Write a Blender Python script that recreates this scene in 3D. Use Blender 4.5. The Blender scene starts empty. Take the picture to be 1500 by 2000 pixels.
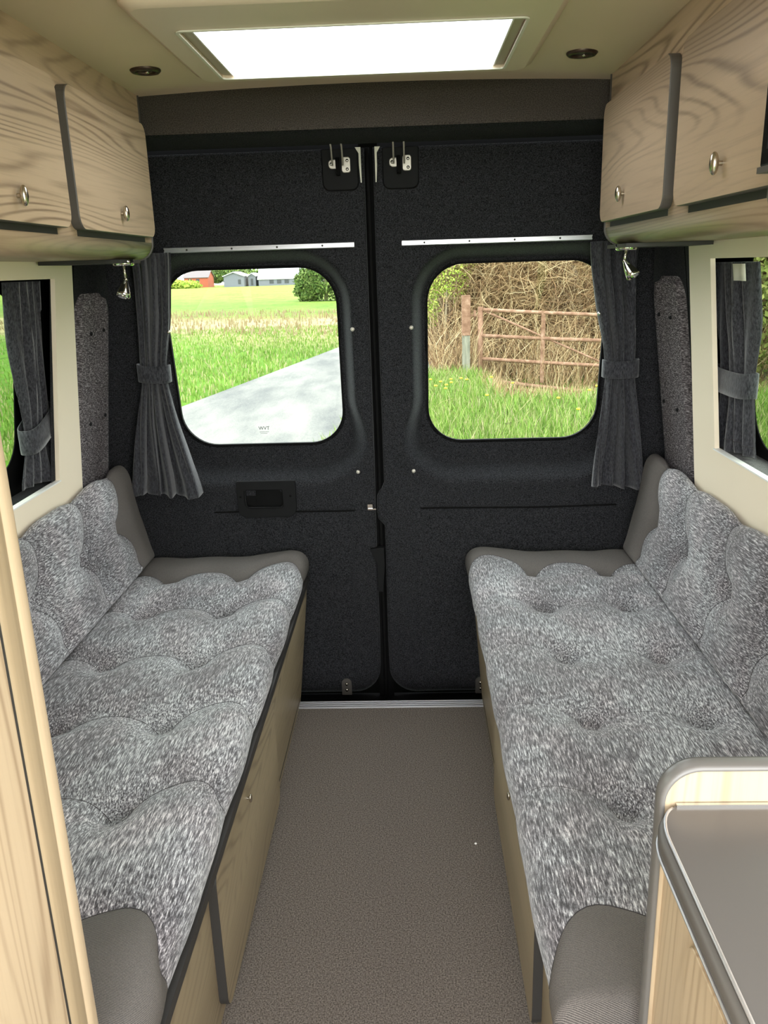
import bpy, bmesh, math, random
import numpy as np
from mathutils import Vector, Matrix
random.seed(7); rng = np.random.default_rng(7)
sc = bpy.context.scene
col = sc.collection
PI = math.pi

# ------------------------------------------------------------------ camera
M = ((0.99917143, -0.02011062, -0.03538385),
     (0.02812502, -0.28723421, 0.95744738),
     (-0.02941832, -0.95764924, -0.28643061))
cam_d = bpy.data.cameras.new('camera'); cam = bpy.data.objects.new('camera', cam_d); col.objects.link(cam)
cam_d.sensor_width = 36; cam_d.sensor_fit = 'AUTO'; cam_d.lens = 28.8; cam_d.clip_start = .02; cam_d.clip_end = 900
R = Matrix(((M[0][0], -M[0][1], -M[0][2]), (M[1][0], -M[1][1], -M[1][2]), (M[2][0], -M[2][1], -M[2][2])))
cam.matrix_world = Matrix.Translation((0.0931, -2.4635, 1.4084)) @ R.to_4x4()
sc.camera = cam
# ------------------------------------------------------------------ world: bright overcast sky
w = bpy.data.worlds.new('world'); sc.world = w; w.use_nodes = True
wn = w.node_tree; wn.nodes.clear()
wo = wn.nodes.new('ShaderNodeOutputWorld'); wb = wn.nodes.new('ShaderNodeBackground')
wb.inputs['Color'].default_value = (0.93, 0.97, 1.0, 1); wb.inputs['Strength'].default_value = 5.4
wn.links.new(wb.outputs[0], wo.inputs[0])
# daylight through the open sliding door and the cab behind the photographer
def area(name, loc, target, sx, sy, power, c=(1, 1, 1)):
    l = bpy.data.lights.new(name, 'AREA'); l.shape = 'RECTANGLE'; l.size = sx; l.size_y = sy; l.energy = power; l.color = c
    o = bpy.data.objects.new(name, l); col.objects.link(o); o.location = loc
    o.rotation_euler = (Vector(target) - Vector(loc)).to_track_quat('-Z', 'Y').to_euler(); return o
area('door_daylight', (1.5, -3.3, 1.35), (-.3, -1.0, .8), 1.5, 1.6, 34, (1, .95, .88))
area('cab_daylight', (-.3, -4.4, 1.5), (0, 0, .9), 1.9, 1.1, 46, (1, .97, .93))
sc.view_settings.view_transform = 'Standard'; sc.view_settings.look = 'None'
sc.view_settings.gamma = 1; sc.view_settings.use_curve_mapping = False
sc.view_settings.exposure = 0.35
cy = sc.cycles
cy.use_denoising = True; cy.max_bounces = 10; cy.diffuse_bounces = 5; cy.transparent_max_bounces = 12
cy.sample_clamp_indirect = 6; cy.caustics_reflective = False; cy.caustics_refractive = False

# ------------------------------------------------------------------ materials
def srgb(r, g, b):
    f = lambda c: (c / 255 / 12.92) if c / 255 <= .04045 else ((c / 255 + .055) / 1.055) ** 2.4
    return (f(r), f(g), f(b), 1)
K = 1.0
def so(r, g, b, k=.37):
    c = srgb(r, g, b); return (c[0] * k, c[1] * k, c[2] * k, 1)
class NT:
    def __init__(s, name):
        s.m = bpy.data.materials.new(name); s.m.use_nodes = True; s.t = s.m.node_tree; s.t.nodes.clear()
        s.out = s.n('ShaderNodeOutputMaterial')
    def n(s, t, **k):
        x = s.t.nodes.new(t)
        for a, b in k.items(): setattr(x, a, b)
        return x
    def l(s, a, b): s.t.links.new(a, b)
    def bsdf(s, rough=.6, metal=0, spec=.5):
        b = s.n('ShaderNodeBsdfPrincipled'); b.inputs['Roughness'].default_value = rough
        b.inputs['Metallic'].default_value = metal; b.inputs['Specular IOR Level'].default_value = spec
        s.l(b.outputs[0], s.out.inputs[0]); return b
    def coord(s, scale=(1, 1, 1), rot=(0, 0, 0)):
        c = s.n('ShaderNodeTexCoord'); m = s.n('ShaderNodeMapping')
        m.inputs['Scale'].default_value = scale; m.inputs['Rotation'].default_value = rot
        s.l(c.outputs['Object'], m.inputs[0]); return m.outputs[0]
    def noise(s, vec, scale, detail=3, rough=.5, dist=0):
        x = s.n('ShaderNodeTexNoise'); x.inputs['Scale'].default_value = scale; x.inputs['Detail'].default_value = detail
        x.inputs['Roughness'].default_value = rough; x.inputs['Distortion'].default_value = dist
        s.l(vec, x.inputs['Vector']); return x.outputs['Fac']
    def ramp(s, fac, stops, interp='LINEAR'):
        r = s.n('ShaderNodeValToRGB'); r.color_ramp.interpolation = interp
        e = r.color_ramp.elements
        while len(e) > 1: e.remove(e[-1])
        e[0].position = stops[0][0]; e[0].color = stops[0][1]
        for p, c in stops[1:]:
            x = e.new(p); x.color = c
        s.l(fac, r.inputs[0]); return r.outputs[0]
    def math(s, op, a, b=None):
        x = s.n('ShaderNodeMath', operation=op)
        for i, v in enumerate((a, b)):
            if v is None: continue
            if isinstance(v, (int, float)): x.inputs[i].default_value = v
            else: s.l(v, x.inputs[i])
        return x.outputs[0]
    def mix(s, fac, a, b, mode='MIX'):
        x = s.n('ShaderNodeMix', data_type='RGBA', blend_type=mode)
        for i, v in ((0, fac), (6, a), (7, b)):
            if isinstance(v, (int, float, tuple)): x.inputs[i].default_value = v
            else: s.l(v, x.inputs[i])
        return x.outputs[2]
    def bump(s, b, h, strength=.3, dist=.001):
        x = s.n('ShaderNodeBump'); x.inputs['Strength'].default_value = strength; x.inputs['Distance'].default_value = dist
        s.l(h, x.inputs['Height']); s.l(x.outputs[0], b.inputs['Normal'])
MAT = {}
def plain(name, c, rough=.5, metal=0, spec=.5):
    t = NT(name); b = t.bsdf(rough, metal, spec); b.inputs['Base Color'].default_value = c; MAT[name] = t.m; return t.m

def wood(name, axis, light, mid, dark, fscale=1.0, seed=0, waves=112):
    t = NT(name); b = t.bsdf(.42, 0, .4)
    al = {'y': (3.8, .42, 3.8), 'z': (5.0, 5.0, .45)}[axis]
    fi = {'y': (160, 5, 160), 'z': (160, 160, 4)}[axis]
    co = t.coord(al); 
    ad = t.n('ShaderNodeVectorMath', operation='ADD'); ad.inputs[1].default_value = (seed * 3.1, seed * 1.7, seed * 2.3); t.l(co, ad.inputs[0]); co = ad.outputs[0]
    n = t.noise(co, fscale, 2.0, .42, .15)
    s = t.math('SINE', t.math('MULTIPLY', n, waves * 6.28 / 2))
    s = t.math('ADD', t.math('MULTIPLY', s, .5), .5)
    s = t.math('POWER', s, 3.0)
    n2 = t.noise(co, 1.6 * fscale, 3, .5)
    amp = t.ramp(n2, [(.38, (.12, .12, .12, 1)), (.62, (.66, .66, .66, 1))])
    g = t.math('MULTIPLY', s, amp)
    fib = t.noise(t.coord(fi), 1, 3, .6)
    g2 = t.math('ADD', g, t.math('MULTIPLY', t.math('SUBTRACT', fib, .5), .7))
    tone = t.noise(co, .9 * fscale, 2, .5)
    base = t.ramp(tone, [(.36, light), (.64, mid)])
    c = t.mix(g2, base, dark)
    t.l(c, b.inputs['Base Color']); t.bump(b, fib, .15, .0006)
    MAT[name] = t.m; return t.m
wood('oak_long', 'y', srgb(196, 172, 144), srgb(170, 146, 120), srgb(112, 90, 72), seed=1)
wood('oak_long_b', 'y', srgb(200, 176, 150), srgb(168, 146, 122), srgb(116, 94, 76), seed=4)
wood('oak_door', 'y', srgb(204, 180, 152), srgb(174, 150, 124), srgb(112, 90, 72), seed=6)
wood('oak_door_b', 'y', srgb(202, 178, 152), srgb(160, 138, 116), srgb(112, 92, 76), seed=9)
wood('oak_up', 'z', srgb(190, 170, 142), srgb(172, 151, 124), srgb(136, 114, 90), seed=2, waves=70)
wood('oak_inlay', 'z', srgb(176, 156, 126), srgb(142, 124, 98), srgb(104, 88, 68), seed=8, waves=60)
wood('oak_base', 'y', srgb(174, 158, 130), srgb(146, 130, 105), srgb(98, 84, 66), seed=3, fscale=.8)

def cushion_mat(name, seed):
    t = NT(name); b = t.bsdf(.95, 0, .12)
    c1 = t.coord((400, 46, 400)); n1 = t.noise(c1, 1, 2, .6)
    c2 = t.coord((700, 300, 700)); n2 = t.noise(c2, 1, 1, .5)
    c3 = t.coord((5 + seed, 5, 5)); n3 = t.noise(c3, 1, 3, .5)
    f = t.math('ADD', t.math('MULTIPLY', n1, .82), t.math('MULTIPLY', n2, .18))
    f = t.math('ADD', f, t.math('MULTIPLY', t.math('SUBTRACT', n3, .5), .22))
    cc = t.ramp(f, [(.36, srgb(44, 42, 44)), (.46, srgb(88, 86, 89)), (.55, srgb(136, 135, 137)), (.66, srgb(206, 205, 205))])
    tint = t.ramp(t.noise(t.coord((7, 7, 7)), 1.3, 2), [(.40, (1, .94, .96, 1)), (.6, (.97, .98, 1, 1))])
    t.l(t.mix(1.0, cc, tint, 'MULTIPLY'), b.inputs['Base Color'])
    b.inputs['Sheen Weight'].default_value = .25; b.inputs['Sheen Roughness'].default_value = .6
    t.bump(b, f, .5, .002); MAT[name] = t.m
cushion_mat('chenille', 0)
def twill(name, a, c):
    t = NT(name); b = t.bsdf(.9, 0, .15)
    co = t.coord((.5, 1.55, .65))
    wv = t.n('ShaderNodeTexWave', wave_type='BANDS', bands_direction='DIAGONAL'); wv.inputs['Scale'].default_value = 185; wv.inputs['Distortion'].default_value = .6
    wv.inputs['Detail'].default_value = 1; wv.inputs['Detail Scale'].default_value = 3
    t.l(co, wv.inputs['Vector']); n = t.noise(t.coord((700, 700, 700)), 1, 1)
    f = t.math('ADD', t.math('MULTIPLY', wv.outputs['Fac'], .5), t.math('MULTIPLY', n, .5))
    t.l(t.ramp(f, [(.25, a), (.75, c)]), b.inputs['Base Color']); t.bump(b, f, .25, .0006); MAT[name] = t.m
twill('twill', srgb(68, 65, 64), srgb(120, 114, 110))
def felt(name, a, c, bum=.5, sc_=420):
    t = NT(name); b = t.bsdf(.97, 0, .08)
    n = t.noise(t.coord((sc_, sc_, sc_)), 1, 3, .75); t.l(t.ramp(n, [(.38, a), (.66, c)]), b.inputs['Base Color'])
    b.inputs['Sheen Weight'].default_value = .14 if name == 'felt' else .03; b.inputs['Sheen Roughness'].default_value = .35; b.inputs['Sheen Tint'].default_value = (.95, 1, 1, 1)
    t.bump(b, n, bum, .0015); MAT[name] = t.m
felt('felt', srgb(16, 16, 18), srgb(62, 62, 65), .6, 330)
felt('felt_dark', srgb(14, 14, 16), srgb(52, 52, 54), .6, 330)
felt('felt_header', srgb(46, 42, 40), srgb(84, 78, 72))
felt('felt_sill', srgb(90, 88, 88), srgb(132, 130, 130))
felt('carpet', srgb(70, 64, 59), srgb(134, 124, 116), .7, 300)
def speckle():
    t = NT('pillar_cloth'); b = t.bsdf(.95, 0, .1)
    n = t.noise(t.coord((120, 120, 420)), 1, 2, .6)
    t.l(t.ramp(n, [(.36, srgb(52, 48, 50)), (.52, srgb(92, 86, 88)), (.68, srgb(150, 145, 146))]), b.inputs['Base Color']); t.bump(b, n, .4, .001); MAT['pillar_cloth'] = t.m
speckle()
def curtain_mat():
    t = NT('curtain_cloth'); b = t.bsdf(.9, 0, .15)
    n = t.noise(t.coord((260, 260, 90)), 1, 3, .7); t.l(t.ramp(n, [(.35, srgb(28, 28, 32)), (.7, srgb(74, 74, 79))]), b.inputs['Base Color'])
    b.inputs['Sheen Weight'].default_value = .3; t.bump(b, n, .3, .0008); MAT['curtain_cloth'] = t.m
curtain_mat()
def laminate(name, c1, c2, rough):
    t = NT(name); b = t.bsdf(rough, 0, .4); n = t.noise(t.coord((2, 2, 2)), 1, 2)
    t.l(t.ramp(n, [(.3, c1), (.7, c2)]), b.inputs['Base Color']); MAT[name] = t.m
laminate('cream', srgb(242, 229, 206), srgb(238, 224, 200), .5)
laminate('ceiling_cream', srgb(218, 199, 175), srgb(213, 193, 169), .55)
plain('frame_cream', srgb(218, 200, 178), .4)
plain('black_plastic', srgb(17, 17, 18), .7, 0, .2)
plain('rubber', srgb(10, 10, 10), .8, 0, .15)
plain('edge_grey', srgb(84, 80, 76), .45)
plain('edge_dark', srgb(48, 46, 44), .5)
plain('trim_grey', srgb(104, 101, 98), .35)
plain('alu', srgb(200, 200, 204), .35, .85)
plain('track_brown', srgb(168, 152, 134), .4)
plain('rod_steel', srgb(190, 184, 172), .4, .3)
plain('chrome', srgb(215, 213, 208), .12, 1)
plain('nickel', srgb(196, 188, 174), .25, 1)
plain('bronze', srgb(78, 64, 56), .35, .7)
plain('lens_dark', srgb(60, 52, 48), .25)
plain('white_trim', srgb(238, 236, 232), .4)
plain('tape', srgb(216, 214, 200), .7)
plain('lid', srgb(88, 84, 81), .3, 0, .5)
plain('thread', srgb(52, 48, 50), .9)
plain('screen', srgb(8, 8, 9), .2)
plain('print_black', srgb(20, 20, 20), .6)
def rust():
    t = NT('rusty_paint'); b = t.bsdf(.7, 0, .2); n = t.noise(t.coord((9, 9, 9)), 1, 4, .6)
    t.l(t.ramp(n, [(.35, so(128, 94, 72, .72)), (.55, so(158, 122, 98, .72)), (.72, so(188, 156, 132, .72))]), b.inputs['Base Color']); MAT['rusty_paint'] = t.m
    t = NT('weathered_post'); b = t.bsdf(.8, 0, .2); n = t.noise(t.coord((20, 20, 3)), 1, 3)
    t.l(t.ramp(n, [(.35, so(120, 120, 104, .72)), (.7, so(160, 158, 138, .72))]), b.inputs['Base Color']); MAT['weathered_post'] = t.m
rust()
def glass(name, tint, gl=.05):
    t = NT(name); tr = t.n('ShaderNodeBsdfTransparent'); tr.inputs[0].default_value = tint
    g = t.n('ShaderNodeBsdfGlossy'); g.inputs['Roughness'].default_value = .02
    lw = t.n('ShaderNodeLayerWeight'); lw.inputs[0].default_value = .5
    fac = t.math('ADD', t.math('MULTIPLY', t.math('POWER', lw.outputs['Facing'], 4.0), .35), .025)
    mx = t.n('ShaderNodeMixShader'); t.l(fac, mx.inputs[0]); t.l(tr.outputs[0], mx.inputs[1]); t.l(g.outputs[0], mx.inputs[2])
    t.l(mx.outputs[0], t.out.inputs[0]); MAT[name] = t.m
glass('glass', (.96, .99, .97, 1)); glass('tinted_glass', (.72, .77, .70, 1))
def acrylic():
    t = NT('milky_acrylic'); tr = t.n('ShaderNodeBsdfTransparent'); tr.inputs[0].default_value = (.95, .95, .95, 1)
    d = t.n('ShaderNodeBsdfTranslucent'); d.inputs[0].default_value = (.95, .95, .95, 1)
    mx = t.n('ShaderNodeMixShader'); mx.inputs[0].default_value = .45; t.l(tr.outputs[0], mx.inputs[1]); t.l(d.outputs[0], mx.inputs[2])
    t.l(mx.outputs[0], t.out.inputs[0]); MAT['milky_acrylic'] = t.m
acrylic()
def ground_mat():
    t = NT('meadow'); b = t.bsdf(.95, 0, .05)
    c = t.n('ShaderNodeTexCoord'); sp = t.n('ShaderNodeSeparateXYZ'); t.l(c.outputs['Object'], sp.inputs[0])
    n = t.noise(t.coord((.16, .16, 1)), 1, 4, .6)
    y = t.math('ADD', sp.outputs['Y'], t.math('MULTIPLY', t.math('SUBTRACT', n, .5), 16))
    y = t.math('ADD', y, t.math('MULTIPLY', sp.outputs['X'], .55))
    band = t.ramp(t.math('DIVIDE', y, 120), [(.0, so(128, 178, 62)), (.155, so(136, 182, 68)), (.185, so(196, 192, 128)), (.205, so(226, 206, 160)), (.27, so(222, 208, 156)), (.30, so(166, 184, 92)), (.42, so(150, 188, 84)), (.60, so(176, 204, 96)), (1, so(188, 212, 100))])
    f = t.noise(t.coord((3.2, 1.1, 1)), 1, 5, .7)
    f2 = t.noise(t.coord((.5, .22, 1)), 1, 4, .6)
    v = t.ramp(t.math('ADD', t.math('MULTIPLY', f, .6), t.math('MULTIPLY', f2, .4)), [(.34, (.42, .48, .36, 1)), (.52, (.95, .97, .9, 1)), (.7, (1.25, 1.25, 1.15, 1))])
    t.l(t.mix(1, band, v, 'MULTIPLY'), b.inputs['Base Color']); MAT['meadow'] = t.m
    t = NT('asphalt'); b = t.bsdf(.85, 0, .2)
    n = t.noise(t.coord((1.2, .35, 1)), 1, 4, .65); n2 = t.noise(t.coord((40, 40, 40)), 1, 2)
    f = t.math('ADD', t.math('MULTIPLY', n, .75), t.math('MULTIPLY', n2, .25))
    t.l(t.ramp(f, [(.36, so(142, 143, 140, .30)), (.5, so(182, 180, 172, .30)), (.64, so(212, 206, 192, .30))]), b.inputs['Base Color']); MAT['asphalt'] = t.m
ground_mat()
def varied(name, stops, rough=.8, trans=0):
    t = NT(name); b = t.bsdf(rough, 0, .2); g = t.n('ShaderNodeNewGeometry')
    c = t.ramp(g.outputs['Random Per Island'], stops); t.l(c, b.inputs['Base Color']); MAT[name] = t.m
varied('grass_blade', [(0, so(122, 168, 60, .46)), (.4, so(152, 192, 78, .46)), (.7, so(182, 208, 104, .46)), (.86, so(208, 206, 140, .46)), (1, so(224, 212, 164, .46))])
varied('dry_stem', [(0, so(112, 84, 58, .72)), (.3, so(150, 118, 84, .72)), (.65, so(190, 160, 116, .72)), (1, so(228, 206, 162, .72))])
varied('reed', [(0, so(196, 158, 118)), (.4, so(216, 194, 144)), (1, so(226, 212, 164))])
varied('leaf_bright', [(0, so(128, 160, 52, .72)), (.5, so(172, 194, 76, .72)), (1, so(206, 216, 110, .72))])
varied('leaf_dark', [(0, so(66, 92, 40, .72)), (.5, so(96, 122, 56, .72)), (1, so(134, 152, 82, .72))])
varied('leaf_olive', [(0, so(100, 110, 50, .72)), (.5, so(140, 148, 76, .72)), (1, so(176, 172, 104, .72))])
t_ = NT('bramble_core'); b_ = t_.bsdf(.95, 0, .05); n_ = t_.noise(t_.coord((7, 7, 7)), 1, 5, .7)
t_.l(t_.ramp(n_, [(.35, so(84, 64, 44, .72)), (.5, so(138, 110, 78, .72)), (.66, so(184, 156, 112, .72))]), b_.inputs['Base Color']); t_.bump(b_, n_, 1, .2); MAT['bramble_core'] = t_.m
plain('yellow_petal', so(240, 206, 40, .75), .7); plain('stem_green', so(110, 150, 60, .75), .8)
plain('barn_grey', so(120, 122, 130, .75), .8); plain('barn_white', so(226, 228, 230, .75), .7); plain('roof_pale', so(206, 208, 210, .75), .7)
plain('brick_red', so(176, 92, 66, .75), .85); plain('slate', so(118, 108, 108, .75), .8); plain('window_dark', so(60, 62, 66, .75), .4); plain('trunk', so(176, 160, 128, .75), .9)

# ------------------------------------------------------------------ builders
class G:
    def __init__(s): s.v = []; s.f = []; s.mi = []; s.sm = []
    def add(s, vs, fs, mi=0, smooth=False):
        o = len(s.v); s.v += [tuple(map(float, p)) for p in vs]
        for f in fs: s.f.append(tuple(i + o for i in f)); s.mi.append(mi); s.sm.append(smooth)
        return s
    def box(s, x0, x1, y0, y1, z0, z1, mi=0):
        vs = [(x0, y0, z0), (x1, y0, z0), (x1, y1, z0), (x0, y1, z0), (x0, y0, z1), (x1, y0, z1), (x1, y1, z1), (x0, y1, z1)]
        return s.add(vs, [(0, 3, 2, 1), (4, 5, 6, 7), (0, 1, 5, 4), (1, 2, 6, 5), (2, 3, 7, 6), (3, 0, 4, 7)], mi)
    def grid(s, P, closed_u=False, closed_v=False, mi=0, smooth=True, flip=False):
        nu, nv = len(P), len(P[0]); vs = [p for r in P for p in r]; fs = []
        for i in range(nu if closed_u else nu - 1):
            for j in range(nv if closed_v else nv - 1):
                a, b, c, d = i * nv + j, ((i + 1) % nu) * nv + j, ((i + 1) % nu) * nv + (j + 1) % nv, i * nv + (j + 1) % nv
                fs.append((d, c, b, a) if flip else (a, b, c, d))
        return s.add(vs, fs, mi, smooth)
    def tube(s, pts, r, n=8, mi=0, cap=True):
        pts = [Vector(p) for p in pts]; P = []
        rr = r if isinstance(r, (list, tuple)) else [r] * len(pts)
        up = None
        for i, p in enumerate(pts):
            d = (pts[min(i + 1, len(pts) - 1)] - pts[max(i - 1, 0)]).normalized()
            if up is None: up = Vector((0, 0, 1)) if abs(d.z) < .9 else Vector((1, 0, 0))
            a = d.cross(up).normalized(); b = a.cross(d).normalized(); up = b
            P.append([p + rr[i] * (math.cos(2 * PI * k / n) * a + math.sin(2 * PI * k / n) * b) for k in range(n)])
        s.grid(P, closed_v=True, mi=mi, flip=True)
        if cap:
            s.add(P[0], [tuple(range(n))], mi); s.add(P[-1], [tuple(reversed(range(n)))], mi)
        return s
    def lathe(s, prof, c, ax=(0, 0, 1), n=24, mi=0):   # prof: (radius, along)
        ax = Vector(ax).normalized(); u = ax.orthogonal().normalized(); v = ax.cross(u); c = Vector(c)
        P = [[c + ax * h + r * (math.cos(2 * PI * k / n) * u + math.sin(2 * PI * k / n) * v) for k in range(n)] for r, h in prof]
        return s.grid(P, closed_v=True, mi=mi, flip=True)
    def ell(s, c, r, n=14, m=8, mi=0):
        P = [[(c[0] + r[0] * math.sin(PI * i / m) * math.cos(2 * PI * k / n), c[1] + r[1] * math.sin(PI * i / m) * math.sin(2 * PI * k / n), c[2] + r[2] * math.cos(PI * i / m)) for k in range(n)] for i in range(m + 1)]
        return s.grid(P, closed_v=True, mi=mi)
    def plate(s, outline, fn, d0, d1, mi_face=0, mi_side=0, hole=None, bev=0):
        """outline: 2D points; fn(a,b,d)->3D. d0 hidden side, d1 shown side"""
        n = len(outline)
        if hole is None:
            cx = sum(p[0] for p in outline) / n; cy_ = sum(p[1] for p in outline) / n
            A = [fn(a, b, d0) for a, b in outline]
            if bev:
                k = bev; 
                B = [fn(a, b, d1 - (d1 - d0) / abs(d1 - d0) * k) for a, b in outline]
                def ins(a, b):
                    L = math.hypot(a - cx, b - cy_) or 1; return (a - (a - cx) / L * k, b - (b - cy_) / L * k)
                Cc = [fn(*ins(a, b), d1) for a, b in outline]
                s.grid([A, B], closed_v=True, mi=mi_side, smooth=False); s.grid([B, Cc], closed_v=True, mi=mi_side, smooth=True)
                s.add(Cc, [tuple(range(n))], mi_face)
            else:
                B = [fn(a, b, d1) for a, b in outline]
                s.grid([A, B], closed_v=True, mi=mi_side, smooth=False); s.add(B, [tuple(range(n))], mi_face)
            s.add(A, [tuple(reversed(range(n)))], mi_side)
        else:
            A = [fn(a, b, d0) for a, b in outline]; B = [fn(a, b, d1) for a, b in outline]
            Ch = [fn(a, b, d1) for a, b in hole]; D = [fn(a, b, d0) for a, b in hole]
            s.grid([A, B], closed_v=True, mi=mi_side, smooth=False); s.grid([B, Ch], closed_v=True, mi=mi_face, smooth=False)
            s.grid([Ch, D], closed_v=True, mi=mi_side, smooth=False); s.grid([D, A], closed_v=True, mi=mi_side, smooth=False)
        return s
def rrect(x0, x1, y0, y1, r, n=6):
    rs = r if isinstance(r, (list, tuple)) else [r] * 4     # bl, br, tr, tl
    out = []
    for (cx, cy_, a0, rr) in ((x0 + rs[0], y0 + rs[0], PI, rs[0]), (x1 - rs[1], y0 + rs[1], 1.5 * PI, rs[1]), (x1 - rs[2], y1 - rs[2], 0, rs[2]), (x0 + rs[3], y1 - rs[3], .5 * PI, rs[3])):
        for k in range(n + 1):
            a = a0 + .5 * PI * k / n; out.append((cx + rr * math.cos(a), cy_ + rr * math.sin(a)))
    return out
ORG = {}
def finish(name, g, mats, parent=None, origin=None, fix=True):
    if isinstance(mats, str): mats = [mats]
    me = bpy.data.meshes.new(name)
    org = Vector(ORG[parent.name]) if parent is not None else Vector(origin or (0, 0, 0))
    me.from_pydata([(p[0] - org.x, p[1] - org.y, p[2] - org.z) for p in g.v], [], g.f)
    for m in mats: me.materials.append(MAT[m])
    me.polygons.foreach_set('material_index', g.mi); me.polygons.foreach_set('use_smooth', g.sm)
    if fix:
        bm = bmesh.new(); bm.from_mesh(me); bmesh.ops.remove_doubles(bm, verts=bm.verts, dist=1e-5)
        bmesh.ops.recalc_face_normals(bm, faces=bm.faces); bm.to_mesh(me); bm.free()
    me.update()
    o = bpy.data.objects.new(name, me); col.objects.link(o)
    if parent is not None: o.parent = parent
    else: o.location = org
    ORG[o.name] = tuple(org)
    return o
def bevel(o, w_, n=2):
    b = o.modifiers.new('bevel', 'BEVEL'); b.width = w_; b.segments = n; b.limit_method = 'ANGLE'; return o
def tag(o, label=None, cat=None, group=None, kind=None):
    for k, v in (('label', label), ('category', cat), ('group', group), ('kind', kind)):
        if v: o[k] = v
    return o
def thing(name, loc, label, cat, group=None):
    o = bpy.data.objects.new(name, None); o.empty_display_size = .05; col.objects.link(o); o.location = loc; ORG[o.name] = tuple(loc)
    return tag(o, label, cat, group)
def children_of(o): return [c for c in bpy.data.objects if c.parent == o]
def copy_tree(root, loc, label=None):
    r = root.copy(); col.objects.link(r); r.location = loc; ORG[r.name] = tuple(loc)
    if label: r['label'] = label
    for ch in children_of(root):
        c = ch.copy(); col.objects.link(c); c.parent = r
        for gch in children_of(ch):
            d = gch.copy(); col.objects.link(d); d.parent = c
    return r
def sstep(t): t = max(0, min(1, t)); return t * t * (3 - 2 * t)
def interp(x, xs, ys): return float(np.interp(x, xs, ys))

# ================================================================== SETTING
def wallx(z): return .81 + (1.45 - z) * .14
def doory(z): return .24 - max(0, z - .75) * .16
# floor
g = G(); g.box(-.95, .95, -3.4, -.035, -.04, 0); tag(finish('floor', g, 'carpet'), kind='structure')
# aluminium threshold strip
g = G(); g.box(-.312, .322, -.035, .012, -.03, .001)
for k in range(4): g.box(-.312, .322, -.034 + k * .0118, -.034 + k * .0118 + .0055, .001, .0045)
o = finish('trim_1', g, 'alu'); tag(bevel(o, .001, 1), kind='structure')
g = G(); g.box(-.95, .95, .012, .30, -.30, -.13); g.box(-.95, .95, .012, .03, -.13, -.03)
tag(finish('trim_2', g, 'rubber'), kind='structure')
# ceiling with skylight opening
SX, SY0, SY1 = .315, -.815, -.425
def ceilz(x): return 1.853 - .012 * (x / .56) ** 2
g = G()
xs = [-.95, -.8, -.56, -.44, -SX, -.15, 0, .15, SX, .44, .56, .8, .95]
def strip(y0, y1, xa): g.grid([[(x, y, ceilz(x)) for y in (y0, y1)] for x in xa]); g.grid([[(x, y, ceilz(x) + .03) for y in (y0, y1)] for x in xa])
strip(SY1, -.19, xs); strip(-2.2, SY0, xs); strip(SY0, SY1, xs[:5]); strip(SY0, SY1, xs[8:])
tag(finish('ceiling', g, 'ceiling_cream'), kind='structure')
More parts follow.
